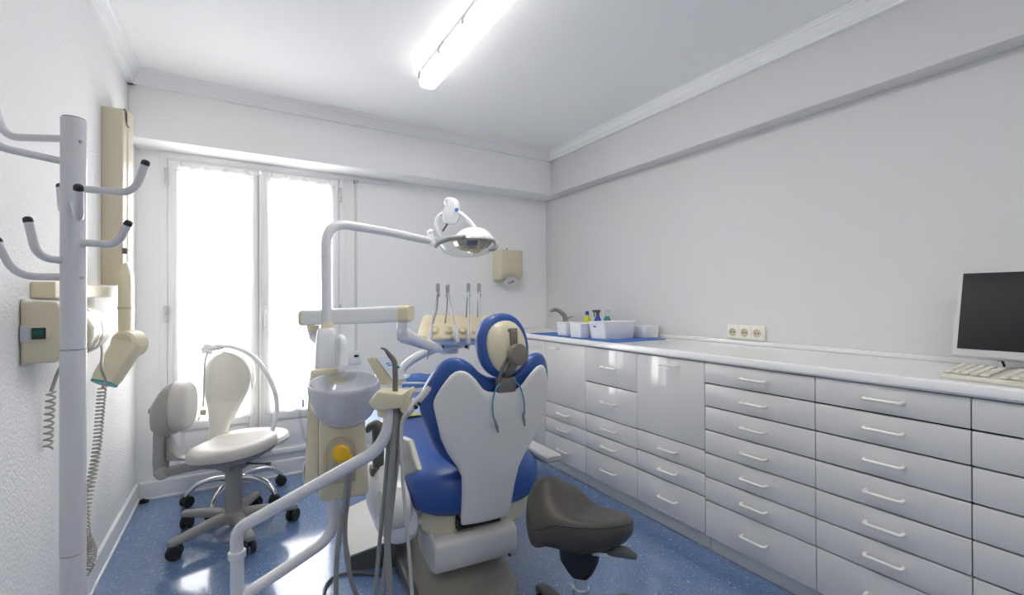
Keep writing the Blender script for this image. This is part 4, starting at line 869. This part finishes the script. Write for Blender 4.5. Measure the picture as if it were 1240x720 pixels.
rf = put('lamp_head', B().lathe([(.0,.064),(.030,.062),(.052,.057),(.072,.044),(.092,.024),(.106,.006),(.108,-.003),(.104,-.004),(.09,.012),(.07,.028),(.04,.040),(.0,.044)], lc+RGT*.018, la, 48), 'white', t)
put('reflector', B().lathe([(.100,-.001),(.098,-.012),(.082,-.034),(.058,-.048),(.02,-.054),(.0,-.055)], lc+RGT*.012, la, 11), 'reflector', rf, ang=10)
put('bulb_shield', B().lathe([(.0,-.066),(.02,-.064),(.030,-.056),(.034,-.02),(.0,.0)], lc+RGT*.03-FWD*.02, la, 24), 'yellowed', rf)
put('splash_shield', B().lathe([(.104,.008),(.136,.002),(.140,-.004),(.136,-.030),(.112,-.062),(.07,-.078),(.0,-.083)], lc-RGT*.012, la, 44, caps=False), 'clear', rf)
put('handle', B().tube(spline([(0.8054, 2.079, 1.4341), (0.8188, 2.0593, 1.4547), (0.8518, 2.0164, 1.4697), (0.8881, 1.9831, 1.476), (0.9158, 1.9783, 1.4812)], 8), [.008,.011,.012,.012,.010], 12), 'handleg', rf)
put('handle', B().tube(spline([(1.0671, 2.0395, 1.4947), (1.0921, 2.0248, 1.4822), (1.1016, 2.0077, 1.456), (1.0897, 2.0032, 1.4342), (1.0602, 2.0091, 1.425)], 8), [.008,.010,.011,.010,.008], 12), 'handleg', rf)

# ------------------------------------------------------------------ instrument console on its two arms
t = thing('instrument_console', 'yellowed cream instrument console with blue skirt on white balanced arms', 'instrument console', (0.9665, 2.1721, 0.9535))
a0, a1 = V((0.2475, 2.1794, 1.1039)), V((0.5829, 1.829, 1.1245)); ad = (a1-a0).normalized(); an = ad.cross(UP).normalized()
def ar_(s, k=1): return sring(a0+(a1-a0)*s, an, UP, .032*k, .034*k, 5, 28)
lg = put('upper_arm', B().loft([ar_(0), ar_(1)]), 'white', t)
put('end_cap', B().loft([ar_(0,1.01), ar_(-.025,1.0), ar_(-.042,.85)]), 'yellowed', lg)
put('end_cap', B().loft([ar_(.955,1.015), ar_(1.02,1.01), ar_(1.045,.88)]), 'yellowed', lg)
put('pivot', B().cyl(V((0.271, 2.1541, 1.0701)), V((0.271, 2.1542, 1.0413)), .026, .022), 'yellowed', lg)
put('elbow', B().tube(spline([(0.271, 2.1542, 1.0449), (0.2734, 2.1471, 1.0202), (0.2898, 2.0968, 1.0018), (0.3076, 2.0398, 0.9846)], 6), .018, 14), 'white', lg)
put('knuckle', B().cyl(V((0.5699, 1.8427, 1.0922)), V((0.5699, 1.843, 1.0448)), .021, seg=20), 'white', lg)
put('spring_arm', B().loft([sring(V((0.5539, 1.8583, 1.0479)), FWD, UP, .012, .014, 2.5, 24), sring(V((0.5597, 1.8607, 1.0441)), FWD, UP, .028, .030, 3, 24), sring(V((0.5804, 1.8659, 1.0344)), (-.4,.9,0), UP, .030, .034, 3, 24), sring(V((0.7301, 2.0448, 0.978)), (-.5,.85,0), UP, .026, .026, 3, 24), sring(V((0.9272, 2.2654, 0.913)), (-.5,.85,0), UP, .022, .022, 3, 24), sring(V((1.0122, 2.3081, 0.904)), (-.5,.85,0), UP, .018, .018, 3, 24)]), 'white', t)
put('support_stub', B().cyl(V((0.9845, 2.278, 0.904)), V((0.9845, 2.2776, 0.9706)), .024, seg=20), 'white', t)
K0 = V((0.7633, 2.2228, 0.9765)); 
def kw(r, f, z): return V((K0.x, K0.y, 0))+RGT*r+FWD*f+UP*z
zc0 = K0.z
b = B().prism([kw(0,f,z) for f, z in [(0,zc0),(-.004,zc0+.018),(.05,zc0+.060),(.085,zc0+.082),(.16,zc0+.120),(.20,zc0+.122),(.21,zc0+.10),(.21,zc0)]], RGT*.445, .010, 3)
kb_ = put('console_body', b, 'yellowed', t)
for k in range(5):
    c_ = kw(.085+.072*k, .022, zc0+.048); put('instrument_rest', B().lathe([(.020,-.004),(.023,.004),(.018,.012),(.010,.010),(.0,.008)], c_, (UP*.7-FWD*.7), 20), 'yellowed', kb_)
put('skirt', B().prism([kw(.03,.01,zc0+.004), kw(.415,.01,zc0+.004), kw(.415,.01,zc0-.020), kw(.40,.01,zc0-.026), kw(.045,.01,zc0-.026)], FWD*.17, .005), 'paleblue', t)
for r_ in (.088, .118, .245, .31): put('hose_socket', B().cyl(kw(r_,.04,zc0-.022), kw(r_,.04,zc0-.044), .012, .010, 14), 'black', kb_)
put('side_handle', B().tube(smooth_path([kw(.435,.17,zc0+.10), kw(.475,.17,zc0+.105), kw(.475,.17,zc0+.123), kw(.405,.17,zc0+.123)], .012), .006, 10), 'white', kb_)
# tray arm
put('tray_arm', B().tube(spline([(0.6929, 2.2424, 0.7932), (0.6947, 2.2411, 0.8344), (0.7209, 2.237, 0.8659), (0.7774, 2.2265, 0.9005), (0.8493, 2.2186, 0.9262), (0.9377, 2.2125, 0.9388), (1.0099, 2.2162, 0.9433)], 8), [.020,.020,.022,.022,.022,.020,.018], 16), 'white', t)
q = V((0.7, 2.2382, 0.7849)); put('tray_block', B().obox(q, (.055,.06,.052), [RGT, FWD, UP], .012, 3), 'white', t)
tr = V((0.8133, 2.1593, 0.7986)); put('tray', B().obox(tr-UP*.030, (.24,.16,.012), [RGT, FWD, UP], .004).obox(tr-UP*.018+RGT*.0, (.25,.17,.010), [RGT, FWD, UP], .004), 'white', t)
def npk(u, v, o): p = tr+RGT*(-.122+.244*u)+FWD*(-.095+.19*v); return p+UP*(-.0125+o+.010*v+.003*math.sin(17*u+5*v)-.022*max(0,.18-v)/.18)
tag(put('napkin', B().sheet(lambda u, v: npk(u, v, .004), lambda u, v: npk(u, v, .0), 16, 12), 'bluepaper', ang=25), 'blue paper napkin on the small white tray behind the chair', 'napkin')
# four handpieces with their whip rods and hoses
def hp(label, top, back, hose, body, tip, m='silver'):
    t = thing('dental_handpiece', label, 'handpiece', body[0], 0, 'handpieces hanging on the instrument console')
    T0 = V(top); put('whip_rod', B().tube(spline([V(p) for p in back]+[T0], 6), .0042, 10), 'steel', t)
    put('whip_head', B().obox(T0+UP*.004, (.019,.026,.044), [RGT, FWD, UP], .006).cyl(T0-UP*.040, T0-UP*.022, .010, .012, 14).ell(T0+UP*.020, (.011,.014,.011)), 'steel', t)
    put('hose', B().tube(spline([T0+UP*.01]+[V(p) for p in hose], 8), .0050, 10), 'silver', t)
    put('handpiece_body', B().tube([V(p) for p in body], [.007,.011,.0115,.010], 16), m, t)
    put('tip', B().tube([V(p) for p in tip], [.006,.004,.0025], 10), 'steel', t)
hp('leftmost dental handpiece hanging low in front of the console', (0.8675, 2.206, 1.2347), [(0.8529, 2.239, 1.0562), (0.8676, 2.2181, 1.1416)], [(0.8456, 2.1845, 1.1673), (0.8186, 2.1545, 1.0856), (0.8079, 2.1378, 1.0417)], [(0.8079, 2.1378, 1.0458), (0.8008, 2.1306, 1.014), (0.7956, 2.1339, 0.9655), (0.7921, 2.1362, 0.9331)], [(0.7928, 2.1357, 0.9372), (0.7904, 2.1374, 0.9088), (0.7851, 2.1348, 0.8893)], 'greyw')
hp('dental handpiece second from the left with a slanting hose', (0.9111, 2.1801, 1.2303), [(0.9117, 2.2156, 1.0598), (0.9114, 2.1921, 1.1414)], [(0.9105, 2.1575, 1.1796), (0.909, 2.1123, 1.1095), (0.9098, 2.0889, 1.053)], [(0.9098, 2.0889, 1.057), (0.9113, 2.0823, 1.0369), (0.9145, 2.0748, 1.0007), (0.9197, 2.0718, 0.9722)], [(0.9197, 2.0718, 0.9742), (0.9215, 2.0708, 0.9641), (0.9222, 2.0705, 0.9559)], 'white')
hp('third dental handpiece from the left hanging straight down', (1.002, 2.1262, 1.2342), [(1.0056, 2.1597, 1.0894), (1.0008, 2.1389, 1.1708)], [(0.9927, 2.0971, 1.1709), (0.978, 2.0714, 1.0887), (0.9645, 2.045, 1.0208)], [(0.9645, 2.0449, 1.0289), (0.963, 2.0401, 1.0049), (0.9609, 2.0357, 0.9851), (0.9609, 2.0358, 0.9689)], [(0.9609, 2.0358, 0.9729), (0.9609, 2.0359, 0.9527), (0.9608, 2.036, 0.9365)])
hp('dental handpiece nearest the blue headrest', (1.0493, 2.0981, 1.2341), [(1.0571, 2.1291, 1.0892), (1.0501, 2.1096, 1.1664)], [(1.0376, 2.0705, 1.1708), (1.0259, 2.043, 1.0885), (1.0204, 2.0234, 1.0281)], [(1.0204, 2.0233, 1.0362), (1.0198, 2.0179, 1.0202), (1.02, 2.0121, 0.9962), (1.0228, 2.0106, 0.9759)], [(1.0228, 2.0106, 0.9799), (1.0239, 2.01, 0.9677), (1.0246, 2.0097, 0.9596)])


# ------------------------------------------------------------------ camera, world, light
cd = bpy.data.cameras.new('camera'); co = bpy.data.objects.new('camera', cd); COL.objects.link(co)
cd.sensor_width = 36; cd.lens = 16.0725; cd.clip_start = .02
co.matrix_world = Matrix(((0.859864,0.000258,-0.510522,0),(-0.510513,-0.005744,-0.859851,0),(-0.003155,0.999983,-0.004808,1.18),(0,0,0,1)))
S.camera = co

wd_ = bpy.data.worlds.new('daylight'); S.world = wd_; wd_.use_nodes = True
wd_.node_tree.nodes['Background'].inputs[0].default_value = (1,1,1,1); wd_.node_tree.nodes['Background'].inputs[1].default_value = 1.6
def area(name, loc, rot, sx, sy, power, col=(1,1,1)):
    l = bpy.data.lights.new(name, 'AREA'); l.shape = 'RECTANGLE'; l.size = sx; l.size_y = sy; l.energy = power; l.color = col
    o = bpy.data.objects.new(name, l); COL.objects.link(o); o.location = loc; o.rotation_euler = rot; return o
area('sky_light', (.11, 3.98, 1.55), (-PI/2+.45, 0, 0), 1.5, 2.0, 60, (1,1,1))
S.view_settings.view_transform = 'Standard'; S.view_settings.look = 'None'; S.view_settings.exposure = 0.82; S.view_settings.gamma = 1
S.view_settings.use_curve_mapping = False
S.cycles.max_bounces = 14; S.cycles.diffuse_bounces = 8; S.cycles.transparent_max_bounces = 16; S.cycles.sample_clamp_indirect = 6
S.cycles.use_denoising = True; S.cycles.caustics_reflective = False; S.cycles.caustics_refractive = False
